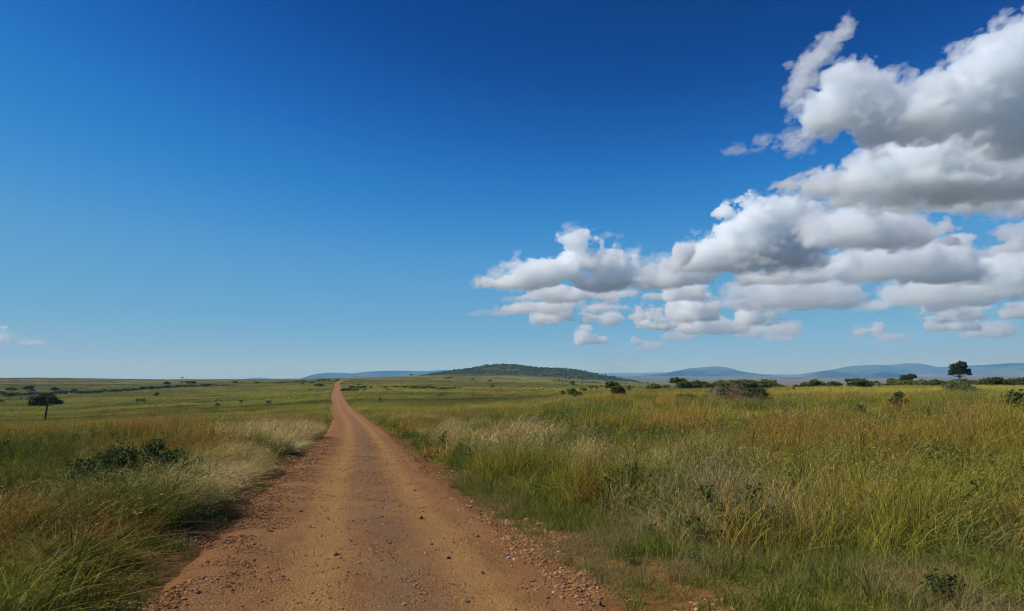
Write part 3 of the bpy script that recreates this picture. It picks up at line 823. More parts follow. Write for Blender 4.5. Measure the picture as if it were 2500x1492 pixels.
def tube(path, rad, seg=7):
    path = np.array(path, float); n = len(path)
    t = np.gradient(path, axis=0); t /= np.linalg.norm(t, axis=1)[:, None] + 1e-9
    ref = np.array([.31, .95, .1]); u = np.cross(t, ref); u /= np.linalg.norm(u, axis=1)[:, None]; v = np.cross(t, u)
    an = np.linspace(0, 2*np.pi, seg, endpoint=False)
    ring = path[:, None] + (u[:, None] * np.cos(an)[None, :, None] + v[:, None] * np.sin(an)[None, :, None]) * np.array(rad)[:, None, None]
    i = np.arange(n * seg).reshape(n, seg); j = np.roll(i, -1, 1)
    return ring.reshape(-1, 3), np.stack([i[:-1], j[:-1], j[1:], i[1:]], -1).reshape(-1, 4)
def wood(name, branches, mat):
    V, Q, k = [], [], 0
    for path, rad in branches:
        v, q = tube(path, rad); V.append(v); Q.append(q + k); k += len(v)
    return mesh_from(name, np.concatenate(V), np.concatenate(Q), mat, True)
def limb(rg, a, b, r0, r1, n=6, wob=.06):
    a, b = np.array(a, float), np.array(b, float); t = np.linspace(0, 1, n)[:, None]
    L = np.linalg.norm(b - a)
    p = a + (b - a) * t + np.cumsum(rg.normal(0, wob * L / n, (n, 3)), 0) * np.sin(t * np.pi)
    return p, np.linspace(r0, r1, n)

RT = np.random.default_rng(9)
PROTO = {}
def reg(key, h, w, parts):
    me = parts[-1][1]; co = np.empty(len(me.vertices) * 3, np.float32); me.vertices.foreach_get('co', co); co = co.reshape(-1, 3)
    x = np.percentile(co[:, 0], (1, 99)); PROTO[key] = (float(np.percentile(co[:, 2], 99.3)), float(x[1] - x[0]), parts)
def make_tree(key, h, w, fork, trunk_r, lean, lobes, n, leaf, mat, bark=BARK, shell=.38, flatten=.0):
    fk = (lean[0], lean[1], fork)
    br = [limb(RT, (0, 0, -.25), fk, trunk_r, trunk_r * .7, 7, .10)]
    br[0][1][0] *= 1.45; br[0][1][1] *= 1.1
    for L in lobes:
        tgt = np.array(L[:3]) + np.array([0, 0, -L[5] * .35])
        m_ = np.array(fk) * .5 + tgt * .5 + np.array([0, 0, -0.015 * h])
        br.append(limb(RT, fk, m_, trunk_r * .42, trunk_r * .28, 4)); br.append(limb(RT, m_, tgt, trunk_r * .28, trunk_r * .10, 4))
    reg(key, h, w, [('trunk', wood(key + '_trunk', br, bark)), ('crown', foliage(RT, lobes, n, leaf, mat, key + '_crown', shell, flatten))])
# broad lone acacia, lumpy crown over a leaning stem
make_tree('lone_acacia', 7.4, 8.2, 4.0, .27, (.75, 0, 0),
  [(-2.4, 0, 4.6, 2.0, 1.7, 1.2), (-1.0, -.9, 5.3, 2.0, 1.7, 1.35), (.5, .6, 5.7, 2.0, 1.9, 1.4), (2.0, -.3, 5.2, 1.9, 1.7, 1.4), (3.1, .3, 4.6, 1.3, 1.3, .9), (-.3, 1.3, 5.2, 1.9, 1.5, 1.0), (.2, 0, 6.4, 1.3, 1.3, .8), (.4, -.4, 4.7, 1.9, 1.5, .8), (-1.4, .3, 4.5, 1.6, 1.4, .8), (1.4, 1.2, 4.9, 1.5, 1.2, .8), (-3.2, .4, 4.2, 1.0, 1.0, .7)], 9000, .24, LEAF_DARK, BARK)
make_tree('umbrella_acacia', 6.0, 8.5, 3.4, .17, (.3, 0, 0),
  [(-2.6, 0, 5.0, 1.9, 1.7, .55), (-.9, .9, 5.35, 2.0, 1.8, .55), (.9, -.6, 5.4, 2.0, 1.8, .6), (2.6, .3, 5.05, 1.9, 1.7, .55), (.2, 1.6, 5.1, 1.8, 1.4, .5)], 2600, .32, LEAF_DARK, BARK_PALE, .5, .5)
make_tree('leaning_acacia', 6.6, 6.8, 3.6, .16, (1.6, 0, 0),
  [(.4, 0, 5.2, 1.6, 1.5, .75), (1.9, .5, 5.7, 1.9, 1.6, .85), (3.5, -.2, 5.2, 1.7, 1.5, .7), (2.4, -.8, 5.0, 1.5, 1.2, .6)], 2200, .32, LEAF_DARK, BARK_PALE, .45, .3)
make_tree('round_acacia', 6.0, 6.2, 2.2, .17, (.15, .1, 0),
  [(-1.5, 0, 3.9, 1.5, 1.4, 1.1), (0, .8, 4.6, 1.6, 1.5, 1.2), (1.4, -.3, 4.1, 1.6, 1.4, 1.1), (.1, -.7, 3.6, 1.7, 1.4, 1.0), (2.2, .4, 3.5, 1.0, 1.0, .8)], 2400, .32, LEAF_DARK)
make_tree('lollipop_tree', 6.0, 5.0, 3.2, .15, (.3, 0, 0), [(-.6, 0, 4.7, 1.6, 1.5, 1.1), (.8, .3, 4.9, 1.6, 1.4, 1.1), (1.4, -.3, 4.2, 1.0, 1.0, .8)], 1800, .30, LEAF_DARK)
make_tree('spreading_tree', 9.0, 9.4, 3.3, .30, (.05, 0, 0),
  [(-2.8, 0, 5.0, 1.7, 1.7, 1.4), (-1.6, .9, 6.6, 1.9, 1.8, 1.5), (.1, -.6, 7.5, 2.1, 2.0, 1.4), (1.8, .6, 6.7, 2.0, 1.8, 1.5), (3.1, 0, 5.2, 1.6, 1.6, 1.2), (.2, .5, 5.5, 2.4, 2.2, 1.6), (-1.4, -.4, 4.6, 1.7, 1.6, 1.0), (1.6, -.3, 4.6, 1.7, 1.6, 1.0), (-3.4, .4, 4.3, 1.0, 1.0, .8), (3.9, -.3, 4.2, .9, .9, .6)], 9500, .25, leaf_material('fig_leaf', (0.072, 0.098, 0.028)))
make_tree('dark_tree', 5.0, 6.4, 1.3, .18, (.3, 0, 0),
  [(-1.9, 0, 2.4, 1.4, 1.4, 1.0), (-.6, .5, 3.4, 1.6, 1.4, 1.2), (1.0, -.3, 3.9, 1.6, 1.5, 1.0), (2.3, .2, 3.6, 1.1, 1.1, .9), (.8, .5, 2.7, 1.6, 1.3, .9)], 4200, .23, LEAF_DARK)

def make_shrub(key, h, w, lobes, n, leaf, mat, stems=5, shell=.34, stemr=.035, bark=BARK):
    br = []
    for i in range(stems):
        L = lobes[i % len(lobes)]
        b = np.array([RT.normal(0, .08 * w), RT.normal(0, .08 * w), -.15])
        br.append(limb(RT, b, np.array(L[:3]) + RT.normal(0, .2, 3) * np.array(L[3:]) + np.array([0, 0, L[5] * .45]), stemr, stemr * .3, 5, .2))
    reg(key, h, w, [('stem', wood(key + '_stem', br, bark)), ('foliage', foliage(RT, lobes, n, leaf, mat, key + '_foliage', shell))])
def rand_lobes(n, w, h, low=.25, top=.8):
    out = []
    for i in range(n):
        a = i * 2.4 + RT.uniform(0, .5); r = w * .5 * math.sqrt((i + .3) / n) * .75
        rr = w * RT.uniform(.20, .30)
        z = h * RT.uniform(low, top) * (1 - .45 * (r / (w * .5)) ** 2)
        out.append((math.cos(a) * r, math.sin(a) * r, z, rr, rr, min(rr, h * .30)))
    return out
for i, mt in enumerate((LEAF_BUSH, LEAF_LIGHT, LEAF_BUSH)):
    make_shrub(f'round_bush_{i}', 2.6, 3.6, rand_lobes(9, 3.6, 2.6), 4200, .14, mt)
for i, mt in enumerate((LEAF_BUSH, LEAF_LIGHT)):
    make_shrub(f'wide_bush_{i}', 2.3, 4.8, rand_lobes(11, 4.8, 2.3), 4200, .16, mt)
make_shrub('upright_bush', 2.4, 1.7, [(0, 0, 1.7, .6, .6, .6), (.25, .1, 1.1, .55, .55, .6), (-.25, -.1, .8, .5, .5, .5), (.1, 0, .4, .4, .4, .35)], 800, .11, LEAF_BUSH)
make_shrub('vase_bush', 2.4, 2.0, [(-.6, 0, 1.8, .5, .5, .5), (.65, .1, 1.8, .5, .5, .5), (0, .2, 1.5, .55, .5, .45), (.05, 0, .9, .3, .3, .4)], 650, .11, LEAF_BUSH)
make_shrub('sparse_bush', 2.4, 3.0, rand_lobes(6, 3.0, 2.4, .4, .85), 650, .12, LEAF_LIGHT, 7)
make_shrub('far_bush_0', 2.4, 4.0, rand_lobes(7, 4.0, 2.4), 420, .30, LEAF_DARK)
make_shrub('far_bush_1', 2.2, 5.2, rand_lobes(8, 5.2, 2.2), 420, .32, LEAF_DARK)
make_shrub('far_bush_2', 2.8, 3.4, rand_lobes(6, 3.4, 2.8, .3, .85), 380, .28, LEAF_BUSH)
make_shrub('low_scrub', .9, 4.0, rand_lobes(12, 4.0, .9), 1500, .09, LEAF_GREY, 6)
make_shrub('thick_leaf_bush', 1.5, 3.4, [(-1.2, 0, .55, .55, .6, .5), (-.6, .3, .8, .6, .6, .55), (.1, -.1, .9, .65, .6, .55), (.8, .2, 1.0, .55, .55, .5), (1.3, 0, .85, .5, .5, .5), (.4, -.4, .5, .8, .5, .45), (-.5, -.4, .45, .7, .5, .4)], 9000, .042, leaf_material('glossy_leaf', (0.052, 0.080, 0.018)), 7, .34, .02)
make_shrub('leafy_shrub', 1.2, 1.1, [(0, 0, .85, .38, .38, .35), (.25, .1, .55, .32, .32, .3), (-.25, 0, .6, .32, .32, .3), (0, .1, .3, .35, .35, .28)], 700, .062, leaf_material('shrub_leaf', (0.055, 0.095, 0.026)), 6, .4, .014)
make_shrub('herb', .45, .5, [(0, 0, .25, .2, .2, .16), (.12, .05, .17, .15, .15, .13), (-.12, -.04, .18, .15, .15, .13)], 150, .032, LEAF_HERB, 5, .45, .006)
make_shrub('broadleaf_herb', .42, .55, [(0, 0, .24, .22, .2, .15), (.15, .05, .17, .14, .14, .12), (-.15, -.04, .2, .14, .14, .13)], 240, .030, leaf_material('broad_leaf', (0.075, 0.105, 0.022)), 5, .45, .006)
# bare twiggy bush and upright weed stalk
def twig_bush():
    br = []
    for i in range(9):
        a = i * 2.4; b = np.array([math.cos(a) * .55, math.sin(a) * .55, 1.5 + RT.uniform(-.3, .3)])
        p = limb(RT, (0, 0, -.1), b, .035, .012, 5, .25); br.append(p)
        br.append(limb(RT, p[0][3], p[0][3] + np.array([math.cos(a + 1) * .4, math.sin(a + 1) * .4, .45]), .015, .006, 4, .2))
    reg('twig_bush', 1.8, 1.5, [('stem', wood('twig_stem', br, BARK))])
twig_bush()
def weed_stalk(key, h, n, ls):
    p, r = limb(RT, (0, 0, -.05), (.06 * h, 0, h), .010, .004, 8, .06)
    t = RT.random(n) ** .8; c = np.stack([np.interp(t, np.linspace(0, 1, 8), p[:, q]) for q in range(3)], 1)
    a = RT.uniform(0, 6.28, n); d = np.stack([np.cos(a), np.sin(a), RT.uniform(.3, .9, n)], 1)
    l = (ls * (1.25 - t) * RT.uniform(.7, 1.3, n))[:, None]
    sd = np.cross(d, [0, 0, 1.0]); sd /= np.linalg.norm(sd, axis=1)[:, None]
    V = np.stack([c, c + d * l * .5 - sd * l * .16, c + d * l, c + d * l * .5 + sd * l * .16], 1).reshape(-1, 3)
    me = mesh_from(key + '_foliage', V, np.arange(n * 4).reshape(-1, 4), leaf_material(key + '_leaf', (.050, .075, .026)))
    add_attr(me, 'blade', 'FLOAT_COLOR', 'POINT', np.repeat(np.stack([np.full(n, .5), RT.random(n), RT.random(n) * .5], 1), 4, 0))
    reg(key, h, h * .3, [('stem', wood(key + '_stem', [(p, r)], BARK)), ('foliage', me)])
weed_stalk('weed_stalk', 1.5, 150, .13)
weed_stalk('leafy_weed', 1.0, 70, .20)

def plant(key, name, px, py, hpx, wpx, label, category, group=None, Y=None, ymax=4000.0, turn=None, sink=0.0, wmin=None):
    """stand a plant on the ground where the photo shows its foot; its size follows from its distance"""
    if Y is None:
        X, Y, Z = ground_hit(px, py)
        if px > 1560 and py > 926: ymax = min(ymax, 250.0)
        if Y > ymax: Y = ymax
    X = (px - CX) / F * Y
    Z = float(terrain_z(np.array([X]), np.array([Y]))[0])
    h, w, parts = PROTO[key]
    grow = 1.22 if Y > 100 and group != 'thicket line across the valley' else 1.0
    sw, sh = grow * wpx * Y / F / w, grow * hpx * Y / F / h
    o = bpy.data.objects.new(name, None); COL.objects.link(o)
    o.empty_display_size = .3
    o.location = (X, Y, Z - sink); o.scale = (sw, sw, sh)
    o.rotation_euler = (0, 0, random.uniform(0, 6.28) if turn is None else turn)
    tag(o, label, category, group)
    for pn, me in parts:
        c = bpy.data.objects.new(pn, me); COL.objects.link(c); c.parent = o
    return o

ORD = ['first', 'second', 'third', 'fourth', 'fifth', 'sixth', 'seventh', 'eighth', 'ninth', 'tenth', 'eleventh', 'twelfth', 'thirteenth', 'fourteenth', 'fifteenth', 'sixteenth', 'seventeenth', 'eighteenth', 'nineteenth']
TENS = {20: 'twent', 30: 'thirt', 40: 'fort', 50: 'fift', 60: 'sixt'}
def nth(i):
    if i < 19: return ORD[i]
    t, u = (i + 1) // 10 * 10, (i + 1) % 10
    return TENS[t] + ('ieth' if u == 0 else 'y-' + ORD[u - 1])
def rank(rows, reverse=False):
    """rows sorted along their line, each with its ordinal"""
    r = sorted(rows, key=lambda q: q[0], reverse=reverse)
    return [(nth(i),) + tuple(q) for i, q in enumerate(r)]

# ---- trees, each with its own description
plant('lone_acacia', 'acacia_tree', 108, 1030, 56, 58, 'big lone acacia with dark leaning trunk and lumpy dark crown', 'tree', turn=0)
plant('spreading_tree', 'spreading_tree', 2343, 938, 50, 40, 'tall round-crowned tree standing up behind a bush against the blue range', 'tree', Y=330, turn=0)
plant('dark_tree', 'crooked_tree', 2215, 938, 28, 34, 'dark crooked tree leaning over the bushes before the far plain', 'tree', Y=300, turn=0)
plant('umbrella_acacia', 'acacia_tree', 467, 959, 23, 18, 'flat-topped acacia with a pale stem standing clear of the thicket line', 'tree', turn=0)
plant('leaning_acacia', 'acacia_tree', 771, 959, 18, 18, 'acacia leaning towards the road on a bare pale stem', 'tree', turn=0)
plant('umbrella_acacia', 'acacia_tree', 739, 948, 11, 10, 'small flat-topped acacia upslope of the leaning one', 'tree', turn=2.0)
plant('umbrella_acacia', 'acacia_tree', 1093.6, 935, 11.5, 19, 'wide flat acacia on the slope below the dark hill', 'tree', turn=0.3)
plant('lollipop_tree', 'lone_tree', 572, 945, 11.5, 10, 'lollipop-shaped tree alone on the far slope', 'tree', turn=0)
plant('round_acacia', 'round_tree', 627, 940, 6.5, 10, 'double-headed little tree beyond the lollipop-shaped one', 'tree', turn=1)
plant('umbrella_acacia', 'acacia_tree', 445, 929, 7, 6, 'tiny acacia standing on the grassy skyline', 'tree', ymax=2300, turn=1)
plant('round_acacia', 'acacia_tree', 21, 979, 16, 20, 'round acacia on a short stem in front of the thicket line', 'tree', turn=0)
G = 'trees rising from the thicket line'
for od, px, py, h, w in rank(((27, 962, 13, 19), (68, 963, 17, 25), (79, 962, 10, 9), (134, 964, 15, 16), (181, 960, 8.5, 11), (369, 955, 10, 12), (408, 947, 12.5, 13), (454, 938, 6, 8), (444, 938, 5.5, 6), (497, 945, 7, 8), (508, 945, 7, 8)), True):
    plant('round_acacia', 'thicket_tree', px, py, h, w, f'round-headed dark tree, {od} in the valley thicket line from its road end', 'tree', G)
plant('round_acacia', 'round_tree', 1005, 919, 4.5, 12, 'spreading tree alone on the ridge top beside the dark hill', 'tree', Y=1900)
plant('umbrella_acacia', 'acacia_tree', 871, 924, 3.5, 9, 'flat tree on the skyline where the road tops the ridge', 'tree', Y=1560)

# ---- bushes on their own
def bush(key, px, py, h, w, label, group=None, **k): return plant(key, 'bush', px, py, h, w, label, 'bush', group, **k)
bush('round_bush_0', 1501, 969, 29, 38, 'big round dense bush alone in the meadow with its shadow beside it', turn=0)
bush('wide_bush_0', 1398, 970, 18, 21, 'dark bush of a close pair, the upright half')
bush('round_bush_2', 1408, 972.5, 14, 19, 'lower dark bush leaning on the close pair')
bush('upright_bush', 1374, 968.5, 12, 12, 'small bush set a little apart from the close pair')
bush('sparse_bush', 1425, 962, 13, 15, 'thin see-through bush behind the close pair')
bush('vase_bush', 1443, 957, 13, 11, 'narrow-footed bush next to the forked one')
bush('vase_bush', 1455.5, 956.5, 11.5, 10, 'forked bush with two heads beside the narrow-footed one')
bush('upright_bush', 1536, 957, 13.5, 10.5, 'small upright bush right of the big round one, alone in pale grass')
bush('wide_bush_0', 1595.6, 955, 17, 27, 'bush standing free at the near end of the long hedge-like row')
bush('sparse_bush', 1626.6, 954, 15, 17, 'thin light bush between the free bush and the long row')
bush('round_bush_1', 1872.6, 953, 21.5, 31, 'rounded yellow-green bush beside the grassy termite mound')
bush('upright_bush', 530, 995.5, 9, 11, 'squat dark bush in the green dip, first of three')
bush('vase_bush', 589, 990.5, 11.5, 9.5, 'forked bush in the green dip, middle one of three')
bush('sparse_bush', 655, 991.5, 12, 12, 'ragged bush in the green dip, the one towards the road')
bush('upright_bush', 927.6, 983, 9.5, 6.5, 'single upright bush in the meadow right of the road')
bush('far_bush_2', 761.6, 938.5, 6.5, 6.5, 'pointed dark bush above the small flat-topped acacia')
bush('round_bush_2', 382, 968, 8, 8.5, 'round bush alone under the end of the thicket line')
for q in ((335, 982, 'outer bush, away from the road, of a tight trio on the open slope'), (344, 981.7, 'middle bush of a tight trio on the open slope'), (352, 981, 'outer bush, towards the road, of a tight trio on the open slope')): bush('upright_bush', q[0], q[1], 7, 7.5, q[2], 'trio of bushes on the slope')
bush('far_bush_2', 51, 977.5, 6, 6.5, 'small round bush below the thicket line by the round acacia')
bush('far_bush_1', 73, 977, 5.5, 11, 'low flat bush below the thicket line behind the big lone acacia')
bush('far_bush_1', 2, 983, 6, 11, 'low dark bush cut by the edge of view below the thicket line')
bush('far_bush_2', 1398, 941.5, 8.5, 11.5, 'dark bush with a smaller head beside it beyond the meadow')
bush('far_bush_2', 1202, 948, 6.5, 8.5, 'round bush alone at the crest of the golden slope')
bush('far_bush_0', 1195.5, 932, 4.5, 8.5, 'bush on the pasture straight below the dark hill')
bush('far_bush_0', 1154, 928, 3.6, 7.5, 'small bush at the foot of the dark hill')
bush('low_scrub', 1078, 968, 5, 17, 'patch of low green scrub in the golden meadow')
for q in ((1154, 960, 5, 4.5), (1222, 957.5, 7, 9)): plant('twig_bush', 'twiggy_bush', q[0], q[1], q[2], q[3], 'leafless twiggy bush poking out of the golden meadow', 'bush', 'leafless bushes in the meadow')
for q in ((754, 954.5, 4.5, 6), (762, 954, 4, 4)): bush('far_bush_2', *q, 'little bush at the foot of the leaning acacia', 'bushes by the leaning acacia')
# ---- hedge-like row beyond the termite mound, and bushes strung along the crest
row = [(1663, 953, 26, 46), (1702, 951, 20, 40), (1727, 950, 18, 36), (1755, 950, 20, 40), (1792, 947, 18, 38), (1836, 950, 19, 40)]
for i, (od, px, py, h, w) in enumerate(rank(row)): bush(('round_bush_0', 'wide_bush_0', 'round_bush_2', 'wide_bush_1')[i % 4], px, py, h, w, f'{od} bush of the long hedge-like row, counted from the free-standing bush', 'long hedge-like row of bushes', ymax=230, turn=random.choice((0, 3.14)))
crest = [(1861, 940, 13, 24), (1888, 940, 11, 16), (1902, 940, 11, 21), (1943, 940, 9, 12), (1965.6, 940, 13, 18), (1984, 944, 18, 21), (2003, 944, 15, 26), (2022, 942, 13, 20), (2043, 941, 12, 19), (2085, 945, 13, 21), (2150, 941, 10, 10), (2163, 941, 8, 12)]
for i, (od, px, py, h, w) in enumerate(rank(crest)): bush(('wide_bush_0', 'round_bush_0', 'wide_bush_1', 'round_bush_2')[i % 4], px, py, h, w, f'{od} bush along the crest, counted from the hedge-like row', 'bushes strung along the crest', ymax=250)
near = [('upright_bush', 1910, 948, 10, 9), ('upright_bush', 1923, 954, 6, 6.5), ('upright_bush', 1937, 954, 7, 7), ('upright_bush', 2147, 949.5, 7.5, 6.5)]
for kq, px, py, h, w in near: bush(kq, px, py, h, w, 'tiny bush out in the pale grass before the crest', 'tiny bushes before the crest', ymax=230)
bush('upright_bush', 2033.6, 949, 15, 14, 'bright green bush standing forward of the crest row')
bush('vase_bush', 2071, 946, 19, 17, 'tall narrow bush at the end of the crest row')
bush('round_bush_0', 2107, 950.5, 21, 34, 'broad dark bush nearest the grass below the crest')
bush('vase_bush', 2140, 942, 15, 10, 'thin bush with a dark top on the crest')
bush('wide_bush_1', 2187, 945.5, 18, 34, 'wide yellow-green bush under the dark crooked tree\'s open side')
bush('wide_bush_0', 2221, 942.5, 16, 31, 'bush right under the dark crooked tree')
bush('wide_bush_1', 2250, 940.5, 16, 25, 'pale yellowish bush between the crooked tree and the flat-topped bush', ymax=240)
bush('wide_bush_0', 2285, 939.5, 16, 37, 'dark flat-topped bush one along from the tall tree', ymax=240)
bush('wide_bush_1', 2340, 939.5, 17.5, 51, 'wide bush hiding the foot of the tall round-crowned tree', ymax=240)
for i, (od, px, py, h, w) in enumerate(rank(((2396, 934, 15, 32), (2431, 934, 20, 42), (2470, 934, 17, 44), (2508, 934, 20, 44)))): bush(('wide_bush_0', 'round_bush_2')[i % 2], px, py, h, w, f'{od} bush of the dark clump, counted from the tall round-crowned tree', 'dark clump of bushes past the tall tree', ymax=270)
# ---- thicket line across the valley and other far strings of bushes
lx = np.array([0, 40, 100, 140, 200, 240, 300, 350, 400, 440, 480, 505]); ly = np.array([965, 967, 966.5, 964, 963, 960.5, 957.5, 953.5, 949.5, 946.5, 945, 945])
thick = []
for px in np.arange(-6, 508, 9.0):
    px = float(px + random.uniform(-3, 3))
    thick.append((px, float(np.interp(px, lx, ly)) + random.uniform(-2.2, .6), random.uniform(5, 9.5) * (0.75 if px > 440 else 1), random.uniform(11, 21)))
for od, px, py, hh, wd in rank(thick, True):
    bush('far_bush_%d' % random.randint(0, 1), px, py, hh, wd, f'dark bush, {od} of the valley thicket line from its road end', 'thicket line across the valley')
for od, px, py, h, w in rank(((676, 937, 3, 5), (687, 936.5, 4.5, 8), (700, 935, 3.5, 5), (724, 934.5, 4, 9), (735, 933, 3.5, 5), (743, 933, 4, 7), (777, 931, 4, 9), (790, 930.5, 4.5, 9), (802, 930, 4, 6), (824, 930, 4, 8), (528, 944, 3.5, 7), (545, 943, 3, 12), (555, 943, 3, 10)), True):
    bush('far_bush_%d' % random.randint(0, 1), px, py, h, w, f'small dark bush, {od} along the ridge left of the road, counted from the road', 'bushes along the ridge left of the road', ymax=1700)
for od, px, py, h, w in rank(((859, 949, 5.5, 17), (876, 949, 5, 14), (888, 949, 6, 14), (838, 956, 6, 13), (849, 955.5, 6.5, 15), (861, 955.5, 5.5, 14), (871, 955, 5, 9), (877, 941, 3.5, 6), (906, 949, 5, 6.5), (922, 940.5, 3.5, 5), (941, 949, 5, 6.5), (948, 953.5, 4, 9), (958, 953, 3, 4.5), (965, 947.5, 4.5, 10), (988, 948.5, 5.5, 9.5), (1011, 949.5, 6, 18), (1021, 949.5, 4.5, 8), (1033, 950, 5, 14), (1044, 949.5, 6.5, 16), (1057, 950, 5, 14), (1070, 951, 4.5, 14), (1084, 951, 5, 15), (1097, 950.5, 4.5, 13), (1109, 950, 4, 11), (1123, 949, 3, 8), (890, 954, 3, 9))):
    bush('far_bush_%d' % random.randint(0, 1), px, py, h, w, f'dark bush, {od} from the road in the broken string right of it', 'string of bushes right of the road', ymax=1400)
# ---- shrubs and weeds standing in the tall grass
plant('thick_leaf_bush', 'leafy_bush', 305, 1215, 132, 240, 'large dark leafy bush half buried in the roadside grass', 'bush', turn=0)
plant('leafy_shrub', 'green_shrub', 2196, 1014, 58, 42, 'leafy green shrub standing out of the grass beyond the road', 'shrub')
plant('leafy_shrub', 'green_shrub', 2478, 1024, 70, 70, 'wider leafy shrub in the grass at the very edge of view', 'shrub')
plant('low_scrub', 'low_shrub', 1676, 990, 28, 80, 'low grey-green scrub patch beside the termite mound', 'shrub', turn=0)
plant('low_scrub', 'low_shrub', 2343, 962, 24, 62, 'low scrub patch in front of the wide bush under the tall tree', 'shrub', turn=0)
plant('leafy_shrub', 'green_shrub', 2100, 1022, 34, 32, 'small leafy shrub nearer the road than the tall one beside it', 'shrub')
plant('leafy_shrub', 'green_shrub', 2262, 1032, 38, 32, 'low leafy shrub sunk in the grass past the standing one', 'shrub')
plant('weed_stalk', 'weed', 1447, 1118, 104, 30, 'tall dark feathery weed stalk standing above the grass', 'weed', turn=0)
plant('leafy_weed', 'weed', 1918, 1040, 62, 24, 'leafy weed with a dark head beyond the grass verge', 'weed')
plant('leafy_weed', 'weed', 1767, 1062, 52, 16, 'thin dark weed in front of the termite mound', 'weed')
plant('broadleaf_herb', 'broadleaf_plant', 2300, 1470, 74, 120, 'dark broad-leaved plant in the near turf', 'plant', turn=0.4)
plant('leafy_weed', 'weed', 1985, 1432, 56, 22, 'single dark sprig in the near turf', 'weed')
for px, py, h, w in ((345, 1195, 62, 70), (262, 1226, 52, 90), (320, 1240, 48, 80), (60, 1275, 60, 90), (170, 1300, 50, 70), (15, 1330, 70, 80), (120, 1215, 45, 60)):
    plant('herb', 'herb', px, py, h, w, 'yellow-green leafy herb among the grass below the dark bush', 'plant', 'yellow-green herbs left of the road')
for px, py, h, w in ((1625, 1290, 50, 55), (1590, 1322, 40, 60), (1850, 1312, 60, 90), (2060, 1300, 50, 70), (1700, 1385, 44, 54), (2130, 1255, 44, 60), (2420, 1260, 60, 70), (1535, 1380, 30, 44)):
    plant('herb', 'herb', px, py, h, w, 'green leafy herb among the grass on the right verge', 'plant', 'herbs on the right verge')

# ---- termite mounds
def mound(name, label, px, py, hpx, wpx, soil, seed, ratio=.8, powr=2.2, rough=.18, Y=None):
    X, Yh, Z = ground_hit(px, py); Y = Y or Yh; X = (px - CX) / F * Y; Z = float(terrain_z(np.array([X]), np.array([Y]))[0])
    w, h = wpx * Y / F / 2, hpx * Y / F
    a = np.linspace(0, 2*np.pi, 72, endpoint=False); r = np.linspace(0.001, 1.08, 30)
    A_, R_ = np.meshgrid(a, r)
    x = np.cos(A_) * R_; y = np.sin(A_) * R_
    hh = np.clip(1 - np.abs(R_) ** powr, -.12, 1)
    hh = hh * (1 - rough + 2 * rough * fbm(x * 2.2 + seed, y * 2.2, 4, seed)) + (fbm(x * 6, y * 6 + seed, 3, seed + 5) - .5) * rough * 1.1 * (R_ < 1)
    V = np.stack([x * w, y * w * ratio, hh * h], -1).reshape(-1, 3)
    i = np.arange(A_.size).reshape(A_.shape); j = np.roll(i, -1, 1)
    q = np.stack([i[:-1], j[:-1], j[1:], i[1:]], -1).reshape(-1, 4)
    o = link(name, mesh_from(name, V, q, soil, True), None, (X, Y, Z - .05))
    tag(o, label, 'termite mound')
    return o, V, w, h
SOIL = plain_material('mound_soil', (0.090, 0.064, 0.038), (0.18, 0.128, 0.078), 3.0, .05)
SOIL2 = plain_material('pale_mound_soil', (0.28, 0.18, 0.14), (0.42, 0.30, 0.24), 5.0, .03)
mo, V, w, h = mound('termite_mound', 'big eroded reddish termite mound overgrown with creepers', 1800, 992, 57, 168, SOIL, 4, .8, 3.6, .20)
sel = V[(fbm(V[:, 0] * 1.1, V[:, 1] * 1.1, 3, 90) > .40) & (V[:, 2] > .02 * h)]
sel = sel[RT.integers(0, len(sel), 260)]
lob = [(p[0], p[1], p[2] + .03, RT.uniform(.3, .8), RT.uniform(.3, .8), RT.uniform(.14, .3)) for p in sel]
link('creeper', foliage(RT, lob, 16000, .08, LEAF_GREY, 'creeper', .5), mo)
top = [(RT.uniform(-.45, .4) * w, RT.uniform(-.3, .3) * w, h * RT.uniform(.9, 1.02), .7, .7, .34) for _ in range(24)]
link('creeper', foliage(RT, top, 4200, .09, LEAF_BUSH, 'creeper', .45), mo)
mound('termite_mound', 'small pinkish cone of a termite mound peeping out of the grass', 1517, 1046, 42, 30, SOIL2, 7, .9, 1.2, .12)

# ---- single stones one can pick out on the road and its edge
stone_mats = {k: plain_material('stone_' + k, a, b, 9.0, .01) for k, (a, b) in {
  'tan': ((.30, .18, .085), (.44, .28, .15)), 'white': ((.45, .40, .34), (.62, .57, .50)), 'grey': ((.12, .085, .065), (.22, .16, .125)),
  'brown': ((.15, .075, .045), (.27, .14, .08)), 'red': ((.22, .075, .035), (.32, .12, .06))}.items()}
def stone(px, py, wpx, hpx, mat, label, group=None, turn=None):
    X, Y, Z = ground_hit(px, py)
    oo = float(road_off(np.array([X]), np.array([Y]))[0])
    if abs(oo + .4) < 2.9: Z = max(Z, float(road_z(np.array([oo]), np.array([Y]))[1][0]))
    w, h = wpx * Y / F / 2, hpx * Y / F / 2
    me = stone_mesh('stone', RT, 1.0, stone_mats[mat], 3, .1)
    o = link('stone', me, None, (X, Y, Z + h * .45)); o.scale = (w * 1.1, w * .9, h)
    o.rotation_euler = (RT.normal(0, .12), RT.normal(0, .12), RT.uniform(0, 6.28) if turn is None else turn)
    tag(o, label, 'stone', group)
stone(1318, 1284, 28, 11, 'tan', 'flat pale tan slab of stone at the foot of the grass', turn=0)
stone(1285, 1270, 15, 8, 'tan', 'small tan block beside the flat slab')
stone(1206, 1224, 17, 11, 'tan', 'rounded tan rock high on the crumbling road edge')
stone(1243, 1381, 15, 10, 'white', 'whitish rough stone at the edge of the wheel track')
stone(1463, 1483, 20, 16, 'grey', 'dark grey angular rock at the gravel\'s outer edge')
